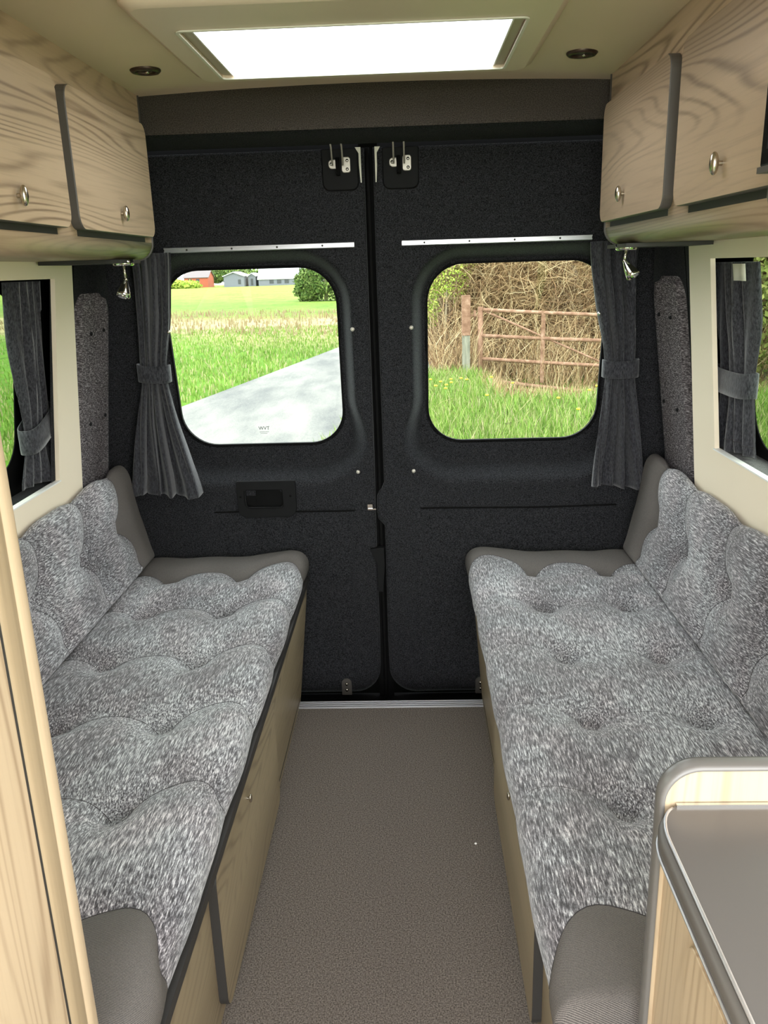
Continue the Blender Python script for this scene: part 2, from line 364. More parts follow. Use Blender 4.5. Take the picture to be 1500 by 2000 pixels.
# side walls with window openings
WIN = {-1: (-.295, -1.25, .86, 1.404, -.27), 1: (-.39, -1.25, .926, 1.405, -.345)}
for s in (-1, 1):
    yf, yn, z0, z1, yfb = WIN[s]
    g = G()
    P = lambda y, z, d=0: (s * (wallx(z) + d), y, z)
    ye = lambda z: -.185 + (1.448 - z) * .13 if s < 0 else -.24 + (1.448 - z) * .12
    end = -2.1 if s > 0 else -3.2
    wz = lambda z: yf + (yfb - yf) * (z1 - z) / (z1 - z0)
    for d in (0, .012):
        g.grid([[P(ye(z), z, d), P(wz(z), z, d)] for z in np.linspace(z0, z1, 6)], smooth=False)
        g.grid([[P(yn, z, d), P(end, z, d)] for z in (z0, z1)], smooth=False)
        g.grid([[P(ye(z), z, d), P(end, z, d)] for z in (z1, 1.86)], smooth=False); g.grid([[P(ye(z), z, d), P(end, z, d)] for z in (-.05, .5, z0)], smooth=False)
    g.grid([[P(ye(z), z, 0), P(ye(z), z, .012)] for z in np.linspace(-.05, 1.86, 8)], smooth=False)
    g.grid([[P(wz(z), z, 0), P(wz(z), z, .012)] for z in (z0, z1)], smooth=False)
    g.grid([[P(yfb, z0, 0), P(yfb, z0, .012)], [P(yn, z0, 0), P(yn, z0, .012)]], smooth=False); g.grid([[P(yf, z1, 0), P(yf, z1, .012)], [P(yn, z1, 0), P(yn, z1, .012)]], smooth=False)
    wname = 'wall_left' if s < 0 else 'wall_right'
    wl = tag(finish(wname, g, 'cream'), kind='structure')
    # bright trim along the sill edge
    g = G(); g.box(0, 1, 0, 1, 0, 1)
    g = G(); a = [P(yfb + .003, z0, -.003), P(yfb + .003, z0 + .004, -.003), P(yfb + .003, z0 + .004, .014), P(yfb + .003, z0, .014)]
    b = [(p[0], yn, p[2]) for p in a]; g.grid([a, b], closed_v=True, smooth=False)
    finish('sill_trim', g, 'white_trim', wl)
    # outer body: window frame (black liner) with rounded glass opening
    g = G()
    D = .085
    gy0, gy1, gz0, gz1 = yn + .05, (-.352 if s < 0 else -.40), (.925 if s < 0 else .95), (1.375 if s < 0 else 1.425)
    gl = rrect(gy0, gy1, gz0, gz1, .085, 8)
    outer = rrect(yn - .12, min(yfb + .12, -.2) + .10, z0 - .1, z1 + .09, .02, 8)
    pf = lambda a_, b_, d_: (s * (wallx(b_) + d_), a_, b_)
    g.plate(outer, pf, D + .003, D, hole=gl)
    # reveal top / ends / ledge
    yy = min(yfb + .12, -.2) + .06
    g.grid([[P(yy, z1 + .05, .012), P(yy, z1 + .05, D)], [P(yn - .1, z1 + .05, .012), P(yn - .1, z1 + .05, D)]])
    g.grid([[P(yy, z, .012), P(yy, z, D)] for z in (z0 - .09, z1 + .05)]); g.grid([[P(yn - .1, z, .012), P(yn - .1, z, D)] for z in (z0 - .09, z1 + .05)])
    wd = tag(finish('window_1' if s < 0 else 'window_2', g, 'rubber'), kind='structure')
    g = G(); g.plate(rrect(gy0 - .01, gy1 + .01, gz0 - .01, gz1 + .01, .085, 8), pf, D + .0045, D + .0035); finish('pane', g, 'tinted_glass', wd)
    g = G(); zl = z0 - (.004 if s > 0 else .012)
    g.box(*sorted((s * (wallx(z0) - .0 + .012), s * (wallx(z0) + D + .002))), yn - .08, yy, zl - .03, zl); finish('ledge', g, 'felt_sill' if s > 0 else 'felt', wd)
# rear pillars (dark felt) and header
for s in (-1, 1):
    g = G(); rows = []
    for z in np.linspace(-.1, 1.86, 24):
        y2 = doory(z) - .02; x1 = wallx(z) + .035
        x2 = interp(z, [.3, .8, 1.35, 1.86], [.95, .925, .825, .79])
        rows.append([(s * (wallx(z) + .012), -.30, z), (s * (wallx(z) + .014), -.16, z), (s * x1, -.125, z), (s * (.35 * x1 + .65 * x2 + .004), .03, z), (s * x2, y2 - .02, z), (s * (x2 + .02), y2 + .03, z), (s * (x2 + .12), y2 + .06, z)])
    g.grid(rows); pl = tag(finish('trim_3' if s < 0 else 'trim_4', g, 'felt_dark'), kind='structure')
    # padded cloth panel with four screws
    g = G(); ysp = lambda z: (-.10 + (1.36 - z) * .08, doory(z) - .045)
    def pp(u, z, d):
        x1 = wallx(z) + .035; x2 = interp(z, [.3, .8, 1.35, 1.86], [.95, .925, .825, .79]); y2 = doory(z) - .04
        t = u; return (s * (x1 + (x2 - x1) * t - d), -.11 + (y2 + .10) * t, z)
    out = rrect(.05, .95, .62, 1.362, [.02, .02, .18, .18], 8)
    # corner radii are in mixed units: rebuild the rounded top by hand
    out = [(.05, .62), (.95, .62)] + [(.95, z) for z in np.linspace(.68, 1.29, 8)] + [(.60 + .35 * math.cos(a), 1.29 + .07 * math.sin(a)) for a in np.linspace(.15, PI / 2, 7)] + [(.40 - .35 * math.sin(a), 1.29 + .07 * math.cos(a)) for a in np.linspace(0, PI / 2 - .15, 7)] + [(.05, z) for z in np.linspace(1.29, .68, 8)]
    rows_t = []
    for z in list(np.linspace(.60, 1.28, 20)) + [1.28 + .08 * math.sin(a) for a in np.linspace(.1, PI / 2, 14)]:
        e = 1 if z < 1.28 else math.sqrt(max(0, 1 - ((z - 1.28) / .0801) ** 2)); hw = .43 * (.42 + .58 * e) if z > 1.28 else .43
        rows_t.append([pp(.5 + hw * q, z, .018 * min(1, (1 - abs(q)) * 9 + .05) * (1 if z < 1.345 else .4)) for q in np.linspace(-1, 1, 14)])
    g.grid(rows_t); finish('cloth_panel', g, 'pillar_cloth', pl)
    for (u, z) in ((.38, 1.245), (.72, 1.25), (.36, .975), (.76, .985)):
        g = G(); c = pp(u, z, .019); g.ell(c, (.005, .006, .006), 10, 6); finish('screw', g, 'black_plastic', pl)
# header: front faced felt box above the doors
g = G()
top = [(x, -.188, ceilz(x) + .02) for x in np.linspace(-.7, .7, 9)]; bot = [(x, -.188, 1.757) for x in np.linspace(-.7, .7, 9)]
mid = [(x, -.186, 1.750) for x in np.linspace(-.7, .7, 9)]
g.grid([top, bot, mid]); fr_ = finish('trim_5', g, 'felt_header'); tag(fr_, kind='structure')
g = G(); g.grid([[(x, -.186, 1.752), (x, -.17, 1.745), (x, .02, 1.740), (x, .045, 1.745), (x, .10, 1.82)] for x in (-.95, 0, .95)])
tag(finish('trim_6', g, 'felt_dark'), kind='structure')
g = G(); g.box(-1.0, 1.0, .34, .36, -.3, .05); g.box(-1.0, 1.0, .15, .17, 1.74, 1.95); 
tag(finish('trim_7', g, 'rubber'), kind='structure')

# ------------------------------------------------------------------ rear doors
def sd_rrect(x, z, cx, cz, hw, hh, r):
    qx, qz = abs(x - cx) - hw + r, abs(z - cz) - hh + r
    return math.hypot(max(qx, 0), max(qz, 0)) + min(max(qx, qz), 0) - r
def make_door(s):
    cx, cz, hw, hh, r = (-.415, 1.124, .282, .296, .12) if s < 0 else (.435, 1.121, .288, .296, .12)
    # outline, from the centre of the window outwards
    if s < 0:
        ol = [(-.95, 1.738), (-.028, 1.738), (-.031, 1.44), (-.034, .80), (-.036, .60), (-.036, .12), (-.037, .03)]
        ol += [(-.137 + .10 * math.cos(a), .005 + .10 * math.sin(a)) for a in np.linspace(0, -PI / 2, 8)] + [(-.95, -.095)]
    else:
        ol = [(.95, 1.738), (-.002, 1.738), (-.004, 1.44), (-.004, .80), (-.004, .70)]
        ol += [(-.010, .685), (-.022, .672), (-.030, .65), (-.031, .60), (-.027, .575), (-.016, .562), (-.006, .55), (-.005, .50), (-.006, .12), (-.004, .03)]
        ol += [(.096 - .10 * math.cos(a), .005 - .10 * math.sin(a)) for a in np.linspace(.1, PI / 2, 8)] + [(.95, -.095)]
    pts = []
    for i in range(len(ol)):
        a, b = ol[i], ol[(i + 1) % len(ol)]; L = math.dist(a, b); n = max(1, int(L / .02))
        pts += [(a[0] + (b[0] - a[0]) * k / n, a[1] + (b[1] - a[1]) * k / n) for k in range(n)]
    pts.sort(key=lambda p: math.atan2(p[1] - cz, p[0] - cx))
    NR = 54; rows = []
    def yf(x, z, edge=1.0):
        d = sd_rrect(x, z, cx, cz, hw, hh, r)
        wdt = .05 + .075 * sstep((cz - .12 - z) / .22)
        st = .12 + .36 * sstep((cz - .12 - z) / .22)
        off = .086 * (1 - sstep((d - st * wdt) / (wdt * (1 - st)))) - .004 * math.exp(-((d - wdt - .012) / .018) ** 2)
        cr = 0
        span = (-.62, -.09) if s < 0 else (.10, .80)
        f = sstep((x - span[0]) / .05) * sstep((span[1] - x) / .05)
        cr = .009 * math.exp(-((z - .608) / .007) ** 2) * f + .004 * sstep((.608 - z) / .03) * f
        return doory(z) + off + cr
    for k in range(NR + 1):
        t = k / NR; tt = t ** 1.35; row = []
        for (px, pz) in pts:
            dx, dz = px - cx, pz - cz
            L = math.hypot(dx, dz); lo, hi = 0, L
            for _ in range(18):
                m_ = (lo + hi) / 2
                if sd_rrect(cx + dx / L * m_, cz + dz / L * m_, cx, cz, hw, hh, r) < 0: lo = m_
                else: hi = m_
            q = lo + (L - lo) * tt; x, z = cx + dx / L * q, cz + dz / L * q
            row.append((x, yf(x, z) + (.006 if k == NR else 0), z))
        rows.append(row)
    rows.append([(p[0], p[1] + .05, p[2]) for p in rows[-1]])
    rows.insert(0, [(p[0], p[1] + .03, p[2]) for p in rows[0]])
    g = G(); g.grid(rows, closed_v=True)
    dr = tag(finish('door_1' if s < 0 else 'door_2', g, 'felt'), kind='structure')
    fy = lambda a, b, d: (a, doory(b) + d, b)
    o1 = rrect(cx - hw - .004, cx + hw + .004, cz - hh - .004, cz + hh + .004, r, 10); o2 = rrect(cx - hw + .006, cx + hw - .006, cz - hh + .006, cz + hh - .006, r - .006, 10)
    g = G(); g.plate(o1, fy, .099, .086, hole=o2); finish('window_seal', g, 'rubber', dr)
    g = G(); g.plate(rrect(cx - hw, cx + hw, cz - hh, cz + hh, r, 10), fy, .097, .093); pane = finish('pane', g, 'glass', dr)
    # etched approval mark on the glass
    tc = bpy.data.curves.new('tx', 'FONT'); tc.body = 'WVT'; tc.size = .017 if s < 0 else .011; tc.align_x = 'CENTER'; tc.extrude = .0002
    to = bpy.data.objects.new('tx', tc); col.objects.link(to); bpy.context.view_layer.update()
    me = bpy.data.meshes.new_from_object(to.evaluated_get(bpy.context.evaluated_depsgraph_get())); bpy.data.objects.remove(to)
    me.materials.clear(); me.materials.append(MAT['print_black'])
    mo = bpy.data.objects.new('glass_marking', me); col.objects.link(mo); mo.parent = pane
    zz = .883 if s < 0 else .880
    mo.location = (-.414 if s < 0 else .424, doory(zz) + .0925, zz); mo.rotation_euler = (PI / 2, 0, 0)
    if s < 0:
        g = G(); g.box(-.43, -.398, doory(.876) + .092, doory(.876) + .0925, .8752, .8762); g.box(-.428, -.404, doory(.87) + .092, doory(.87) + .0925, .8692, .8700)
        finish('glass_marking', g, 'print_black', pane)
    for (x, z) in (((-.085, 1.224), (-.09, .745)) if s < 0 else ((.099, 1.224), (.098, .744))):
        g = G(); g.lathe([(0, -.004), (.0045, -.004), (.0065, -.002), (.0065, .006)], (x, doory(z) - .006, z), (0, 1, 0), 14); finish('stud', g, 'rod_steel', dr)
    # lower bracket plates with bolts
    bx = -.163 if s < 0 else .327
    g = G(); g.plate(rrect(bx - .018, bx + .018, -.10, -.035, [.002, .002, .017, .017]), lambda a, b, d: (a, .24 + d, b), .0, -.006); br = finish('bracket', g, 'edge_grey', dr)
    for z in (-.055, -.079):
        g = G(); g.lathe([(0, -.006), (.004, -.006), (.006, -.003), (.006, 0)], (bx, .234, z), (0, 1, 0), 12); finish('bolt', g, 'nickel', br)
    # top latch gear
    m = -1 if s < 0 else 1
    lx = -.100 if s < 0 else .075
    y0 = doory(1.69)
    g = G(); hx = sorted((lx - .048 if s > 0 else lx - .052, lx + .05)); 
    g.plate(rrect(lx - .05, lx + .055, 1.625, 1.737, [.02, .02, .004, .004]) , lambda a, b, d: (a, doory(b) + d, b), .002, -.010, bev=.004)
    hs = finish('latch_housing', g, 'black_plastic', dr)
    for dx in (-.017, .013):
        g = G(); g.tube([(lx + dx, y0 - .035, 1.69), (lx + dx, y0 - .06, 1.735), (lx + dx, -.02, 1.752)], .0026, 8); g.ell((lx + dx, -.02, 1.75), (.007, .007, .004)); finish('rod', g, 'rod_steel', hs)
    for (a0, a1, b0, b1, rr, sc_) in ((lx - .030, lx - .008, 1.683, 1.708, [.010, .002, .002, .010], [(lx - .022, 1.696)]), (lx + .008, lx + .033, 1.672, 1.714, [.007, .007, .007, .007], [(lx + .024, 1.704), (lx + .024, 1.681)])):
        g = G(); g.plate(rrect(a0, a1, b0, b1, rr), lambda a, b, d: (a, y0 + d, b), -.008, -.016, bev=.0015); finish('latch_plate', g, 'rod_steel', hs)
        for (u, v) in sc_:
            g = G(); g.lathe([(0, -.020), (.0035, -.020), (.0048, -.016)], (u, y0, v), (0, 1, 0), 12); finish('screw', g, 'chrome', hs)
    g = G(); g.tube([(lx - .004, y0 - .02, 1.712), (lx - .002, y0 - .022, 1.664)], .006, 8); g.tube([(lx - .006, y0 - .028, 1.69), (lx - .007, y0 - .03, 1.668)], .002, 6); finish('latch_pivot', g, 'rubber', hs)
    ex = -.036 if s < 0 else .004
    g = G(); sl = [(ex - .004 * 1, 1.735), (ex + .009 * 1, 1.735)] 
    pth = [(ex - m * -.0, 1.736), (ex + m * .004, 1.70), (ex + m * .003, 1.665), (ex + m * .001, 1.648)]
    g.grid([[(ex + (m * .016 if i == 0 else m * (.006 if i < 3 else .003)) , doory(z) - .012, z), (ex + m * .000, doory(z) - .012, z)] for i, z in enumerate((1.738, 1.722, 1.69, 1.645))], smooth=False)
    o = finish('latch_cover', g, 'tape', hs); sm = o.modifiers.new('s', 'SOLIDIFY'); sm.thickness = .004
    return dr
d1 = make_door(-1); d2 = make_door(1)
# rubber seal in the gap, latch hook and strap
g = G(); g.grid([[(-.045, doory(z) + .035, z), (.01, doory(z) + .035, z)] for z in np.linspace(-.2, 1.76, 20)]); g.tube([(-.019, doory(z) + .02, z) for z in np.linspace(-.2, 1.74, 22)], .007, 8)
finish('door_seal', g, 'rubber', d2)
for sg, dd, xa, xb in ((-1, d1, -.60, -.10), (1, d2, .11, .80)):
    g = G(); g.tube([(x, .2415 + .003 * (1 - math.sin(PI * (x - xa) / (xb - xa)) ** .2), .608 + .002 * math.sin(x * 9)) for x in np.linspace(xa, xb, 20)], .0030, 8); finish('crease', g, 'rubber', dd)
g = G(); g.box(-.062, -.045, .225, .245, .612, .632); g.box(-.06, -.033, .222, .228, .613, .618); finish('catch', g, 'chrome', d1)
g = G(); g.plate([(-.057, .470), (-.022, .474), (-.010, .474), (-.010, .40), (-.018, .31), (-.034, .31), (-.036, .42), (-.052, .445)], lambda a, b, d: (a, .232 + d, b), .02, -.006); finish('striker', g, 'black_plastic', d2)
# pull handle in left door
hy = .24
g = G(); outl = rrect(-.509, -.306, .592, .722, [.035, .035, .006, .006], 8); hol = rrect(-.478, -.352, .632, .690, [.012, .012, .006, .006], 8)
g.plate(outl, lambda a, b, d: (a, hy + d + .010 * ((b - .722) / .13) ** 2 * 0, b), .0, -.014, hole=hol); ph = finish('pull_handle', g, 'black_plastic', d1); bevel(ph, .002)
g = G(); g.grid([[(a, hy - .002 - .004 * math.sin(PI * (a + .478) / .126), z) for z in (.632, .690)] for a in np.linspace(-.445, -.352, 8)]); g.box(-.478, -.352, hy - .001, hy + .0, .632, .690); finish('pocket', g, 'rubber', ph)
g = G(); g.tube([(-.480, hy - .017, .690), (-.479, hy - .018, .64), (-.470, hy - .018, .630), (-.36, hy - .018, .629), (-.351, hy - .017, .637)], .003, 8); finish('grip_lip', g, 'black_plastic', ph)
for x in (-.497, -.325):
    g = G(); g.lathe([(0, -.0145), (.004, -.0145), (.0045, -.0135)], (x, hy, .668), (0, 1, 0), 12); finish('screw', g, 'rubber', ph)

# ------------------------------------------------------------------ curtain rails
for s in (-1, 1):
    x0, x1 = (-.642, -.067) if s < 0 else (.076, .64)
    z = 1.475; y = doory(z)
    t = thing('curtain_rail', ((x0 + x1) / 2, y, z), 'thin silver curtain rail screwed to the %s rear door above its window' % ('left' if s < 0 else 'right'), 'curtain rail')
    g = G()
    prof = [(-.008, 0), (-.008, -.014), (-.006, -.016), (-.003, -.016), (-.003, -.010), (.003, -.010), (.003, -.016), (.006, -.016), (.008, -.014), (.008, 0)]
    g.grid([[(x, y + d, z + h) for h, d in prof] for x in (x0, x1)], closed_v=True, smooth=False)
    for x in (x0, x1): g.add([(x, y + d, z + h) for h, d in prof], [tuple(range(10))])
    finish('channel', g, 'alu', t)
    for k in range(4):
        x = x0 + (x1 - x0) * (k + .5) / 4.2
        g = G(); g.lathe([(0, -.012), (.0025, -.012), (.003, -.010)], (x, y, z), (0, 1, 0), 10); finish('screw', g, 'edge_dark', t)

# ------------------------------------------------------------------ curtains
def curtain(name, label, axis, ctrl, plane, sgn, folds, amp, tie, tiew, tape=None, pale=False):
    """axis 'x': cloth spreads along X and folds push towards -Y; axis 'y': spreads along Y, folds push towards the aisle"""
    zs = [c[0] for c in ctrl][::-1]; L = [c[1] for c in ctrl][::-1]; Rr = [c[2] for c in ctrl][::-1]; A = [c[3] for c in ctrl][::-1]
    z0, z1 = zs[0], zs[-1]
    org = ((L[-1] + Rr[-1]) / 2, plane(z0), z0) if axis == 'x' else (sgn * plane(z0), (L[-1] + Rr[-1]) / 2, z0)
    t = thing(name, org, label, 'curtain')
    NS, NZ = folds * 16, 60; rows = []
    ph = [random.uniform(-.5, .5) for _ in range(folds + 1)]
    def smoothint(z, ys): 
        return sum(interp(z + dz, zs, ys) for dz in (-.03, -.015, 0, .015, .03)) / 5
    for i in range(NZ + 1):
        z = z0 + (z1 - z0) * i / NZ; l, r, a = smoothint(z, L), smoothint(z, Rr), smoothint(z, A) * amp; row = []
        for j in range(NS + 1):
            u = j / NS; k = u * folds
            wob = .25 * math.sin(2.1 * k + 1.3 + 2 * z) 
            uu = u + .25 / folds * math.sin(2 * PI * (k + wob)) * .8
            f = a * (math.sin(2 * PI * (k + wob)) * (1 + .35 * math.sin(1.7 * k + 4 * z)) + .3 * math.sin(4 * PI * k + 9 * z))
            p = l + (r - l) * min(1, max(0, uu)); 
            zz = z + (.006 * math.sin(5 * u + 1) if i < 3 else 0)
            row.append((p, plane(z) - f, zz) if axis == 'x' else (sgn * (plane(z) - f), p, zz))
        rows.append(row)
    g = G(); g.grid(rows); o = finish('cloth', g, 'curtain_cloth', t, fix=False)
    sm = o.modifiers.new('s', 'SOLIDIFY'); sm.thickness = .0025
    # hem stitch line
    g = G(); off = -.003
    hr = rows[4]; g.tube([((p[0], p[1] + off, p[2]) if axis == 'x' else (p[0] + sgn * off, p[1], p[2])) for p in hr[::2]], .0008, 4); finish('hem', g, 'thread', t)
    # tie band
    (zc, hb, tilt) = tie; l, r = smoothint(zc, L), smoothint(zc, Rr); c = (l + r) / 2; hwid = (r - l) / 2 + .007
    rr = []
    for i in range(40):
        a_ = 2 * PI * i / 40; ca, sa = math.cos(a_), math.sin(a_)
        q = c + hwid * (abs(ca) ** .7) * (1 if ca > 0 else -1); dd = tiew * (abs(sa) ** .7) * (1 if sa > 0 else -1)
        dz = tilt * (q - c) - .004 * abs(sa)
        col_ = []
        for h, e in ((-hb, 0), (-hb * .5, .0015), (0, .001), (hb * .5, .0015), (hb, 0)):
            pz = plane(zc) - dd * (1 + e * 20)
            col_.append((q, pz, zc + h + dz) if axis == 'x' else (sgn * pz, q, zc + h + dz))
        rr.append(col_)
    g = G(); g.grid(rr, closed_u=True); o = finish('tie_back', g, 'curtain_cloth', t, fix=False); sm = o.modifiers.new('s', 'SOLIDIFY'); sm.thickness = .003
    if tape:
        a0, a1, za, zb = tape
        g = G(); rws = []
        for q in np.linspace(a0, a1, 8):
            rws.append([((q, plane(z) - .022, z) if axis == 'x' else (sgn * (plane(z) - .026 - .003 * math.sin(q * 150)), q, z)) for z in (za, zb)])
        g.grid(rws); o = finish('heading_tape', g, 'tape', t, fix=False); sm = o.modifiers.new('s', 'SOLIDIFY'); sm.thickness = .001
    return t, rows
pr = lambda z: doory(z) - .045 if z > 1.08 else doory(z) - .05
t, rw = curtain('curtain', 'dark grey tied curtain hanging at the left rear door window, by its rail end', 'x',
        [(1.468, -.735, -.612, .7), (1.40, -.735, -.622, 1), (1.26, -.748, -.645, 1), (1.14, -.762, -.675, .5), (1.08, -.762, -.68, .5), (.95, -.80, -.66, 1.0), (.69, -.862, -.605, 1.5)],
        pr, 1, 4, .020, (1.108, .027, -.06), .028)
for (x, z) in ((-.652, 1.235),):
    g = G(); g.lathe([(0, -.004), (.004, -.004), (.0055, -.001), (.0055, .002)], (x, pr(z) - .012, z), (0, 1, 0), 12); finish('stud', g, 'nickel', t)
t, rw = curtain('curtain', 'dark grey tied curtain hanging at the right rear door window, under the right spot light', 'x',
        [(1.462, .632, .77, .7), (1.40, .640, .77, 1), (1.26, .668, .785, 1), (1.14, .700, .795, .5), (1.06, .706, .797, .5), (.95, .70, .82, 1.0), (.69, .678, .866, 1.5)],
        pr, 1, 4, .020, (1.085, .027, 0), .028)
for (x, z) in ((.668, 1.255), (.700, .745)):
    g = G(); g.lathe([(0, -.004), (.004, -.004), (.0055, -.001), (.0055, .002)], (x, pr(z) - .018, z), (0, 1, 0), 12); finish('stud', g, 'chrome', t)
pw = lambda z: wallx(z) + .045
curtain('curtain', 'dark grey tied curtain hanging inside the left side window', 'y',
        [(1.40, -.470, -.302, .8), (1.25, -.445, -.28, 1), (1.10, -.40, -.262, .8), (1.04, -.385, -.245, .5), (.98, -.378, -.24, .5), (.87, -.43, -.17, 1.3)],
        pw, -1, 4, .017, (1.022, .032, .35), .026)
curtain('curtain', 'dark grey tied curtain with a white heading tape inside the right side window', 'y',
        [(1.395, -.545, -.30, .8), (1.25, -.535, -.30, 1), (1.14, -.500, -.29, .6), (1.08, -.485, -.285, .5), (1.0, -.49, -.28, .9), (.93, -.505, -.265, 1.3)],
        pw, 1, 4, .017, (1.112, .03, 0), .026, tape=(-.548, -.475, 1.355, 1.392))

# ------------------------------------------------------------------ ceiling lamps
lab = ['round bronze recessed lamp in the ceiling left of the skylight', 'round bronze recessed lamp in the ceiling right of the skylight']
for s in (-1, 1):
    c = (s * .482, -.452, 1.8445)
    t = thing('ceiling_lamp', c, lab[s > 0], 'lamp')
    g = G(); g.lathe([(.034, 0), (.034, -.003), (.030, -.007), (.024, -.007), (.022, -.003), (.022, .0)], c, n=28); finish('bezel', g, 'bronze', t)
    g = G(); g.lathe([(.0222, -.002), (.012, -.004), (0, -.005)], c, n=24); finish('lens', g, 'lens_dark', t)
    g = G(); g.ell((c[0] + .004, c[1], c[2] - .006), (.005, .005, .003)); finish('bulb', g, 'nickel', t)

# ------------------------------------------------------------------ skylight
t = thing('skylight', (0, -.62, 1.84), 'cream framed rooflight with milky white pane in the ceiling', 'skylight')
oy0, oy1 = -.97, -.375
g = G(); fl = rrect(-.378, .378, oy0, oy1, .035, 8); ho = rrect(-SX, SX, SY0, SY1, .012, 8)
inn = rrect(-.362, .362, oy0 + .02, oy1 - .016, .03, 8)
zt = 1.842
A = [(a, b, 1.853) for a, b in fl]; B = [(a, b, zt - .006) for a, b in fl]; Cc = [(a, b, zt - .016) for a, b in inn]; D = [(a, b, zt - .016) for a, b in ho]; E_ = [(a, b, 1.875) for a, b in ho]
g.grid([A, B], closed_v=True, smooth=False); g.grid([B, Cc], closed_v=True, smooth=True); g.grid([Cc, D], closed_v=True, smooth=False); g.grid([D, E_], closed_v=True, smooth=False)
finish('frame', g, 'frame_cream', t)
g = G(); g.plate(rrect(-SX - .004, SX + .004, SY0 - .004, SY1 + .004, .014, 8), lambda a, b, d: (a, b, d), zt - .019, zt - .0165, hole=rrect(-SX + .002, SX - .002, SY0 + .002, SY1 - .002, .010, 8)); finish('rim', g, 'tape', t)
for s in (-1, 1):
    g = G(); g.box(*sorted((s * (SX - .001), s * (SX - .020))), SY0, SY1, zt - .010, zt + .012); finish('blind_track', g, 'track_brown', t)
    g = G(); g.box(*sorted((s * (SX - .021), s * (SX - .024))), SY0, SY1, zt - .012, zt + .012); finish('track_lip', g, 'white_trim', t)
g = G(); g.plate(rrect(-SX, SX, SY0, SY1, .012, 6), lambda a, b, d: (a, b, d), 1.852, 1.848); finish('pane', g, 'milky_acrylic', t)

# ------------------------------------------------------------------ overhead cabinets
def overhead(s, X, mat, label, doors):
    yE = -.205 if s < 0 else -.245; yN = -1.705 if s < 0 else -1.75
    t = thing('overhead_cabinet', (s * X, yE, 1.445), label, 'cabinet')
    prof = [(X, 1.845), (X, 1.50)] + [(X - .012 + .012 * math.cos(a) * 1, 1.49 + 0) for a in ()] 
    # lower front corner is a generous quarter round
    prof += [(X + .042 - .045 * math.cos(a) + .003, 1.487 - .042 * math.sin(a)) for a in np.linspace(0, PI / 2, 9)]
    prof += [(X + .23, 1.445), (X + .23, 1.845)]
    g = G(); Pn = [[(s * a, y, b) for a, b in prof] for y in (yE, yN)]
    n = len(prof); vs = Pn[0] + Pn[1]
    for i in range(n):
        j = (i + 1) % n; g.add([Pn[0][i], Pn[0][j], Pn[1][j], Pn[1][i]], [(0, 1, 2, 3)], 0, 2 <= i <= 10)
    g.add(Pn[0], [tuple(range(n))]); g.add(Pn[1], [tuple(reversed(range(n)))])
    finish('carcass', g, mat, t)
    # edge banding at the rear end
    g = G(); g.tube([(s * a, yE + .001, b) for a, b in prof[:-2]], .0035, 6); finish('edge_band', g, 'edge_grey', t)
    for (y0, y1, z0, z1, ky, kz) in doors:
        g = G(); g.plate(rrect(y0, y1, z0, z1, .028, 8), lambda a, b, d: (s * d, a, b), X - .0005, X - .021, mi_face=0, mi_side=1, bev=.002)
        d = finish('door', g, ['oak_door' if s < 0 else 'oak_door_b', 'edge_grey'], t)
        g = G(); g.box(*sorted((s * (X - .0008), s * (X + .004))), y0 + .03, y1 - .03, z0 - .012, z0 + .004); finish('door_shadow_strip', g, 'edge_dark', t)  # dark strip painting in the shadow line below the door
        g = G(); g.lathe([(.004, 0), (.004, .008)], (s * (X - .021), ky, kz), (-s, 0, 0), 10); g.ell((s * (X - .033), ky, kz), (.007, .0085, .017), 16, 10); finish('knob', g, 'nickel', d)
    return t
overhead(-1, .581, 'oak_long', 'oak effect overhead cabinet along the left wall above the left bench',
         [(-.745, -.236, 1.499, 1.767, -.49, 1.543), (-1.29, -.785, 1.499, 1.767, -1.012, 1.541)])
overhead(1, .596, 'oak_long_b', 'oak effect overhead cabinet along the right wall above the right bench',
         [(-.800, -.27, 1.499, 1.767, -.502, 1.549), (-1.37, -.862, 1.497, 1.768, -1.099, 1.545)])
# dark valance board below the cabinets' rear ends, holding the spots
for s in (-1, 1):
    g = G(); g.box(*sorted((s * .60, s * .80)), -.42 if s < 0 else -.45, -.26, 1.436, 1.4445)
    tag(finish('trim_8' if s < 0 else 'trim_9', g, 'edge_dark'), kind='structure')
# spot lights
def spot(s, base, stem, head_dir, label):
    t = thing('spot_light', base, label, 'spot light')
    g = G(); g.lathe([(0, 0), (.026, 0), (.026, -.013), (.024, -.015), (0, -.015)], base, n=24); finish('base', g, 'chrome', t)
    g = G(); g.tube([(base[0], base[1], base[2] - .01), stem], .0032, 8); g.ell(stem, (.005, .005, .005)); finish('stem', g, 'nickel', t)
    hd = Vector(head_dir).normalized()
    g = G(); g.lathe([(.0035, 0), (.007, .008), (.012, .022), (.0158, .036), (.0165, .044), (.0150, .045), (.0135, .036), (.008, .026), (0, .022)], stem, hd, 24); finish('shade', g, 'chrome', t)
    c = Vector(stem) + hd * .036; g = G(); g.lathe([(0, .002), (.009, .002), (.0125, 0)], c, hd, 18); finish('lens', g, 'trim_grey', t)
spot(-1, (-.617, -.345, 1.445), (-.614, -.350, 1.397), (-.12, -.45, -1), 'small chrome spot light hanging under the left overhead cabinet')
spot(1, (.625, -.355, 1.445), (.619, -.365, 1.405), (.55, -.45, -1), 'small chrome spot light hanging under the right overhead cabinet')

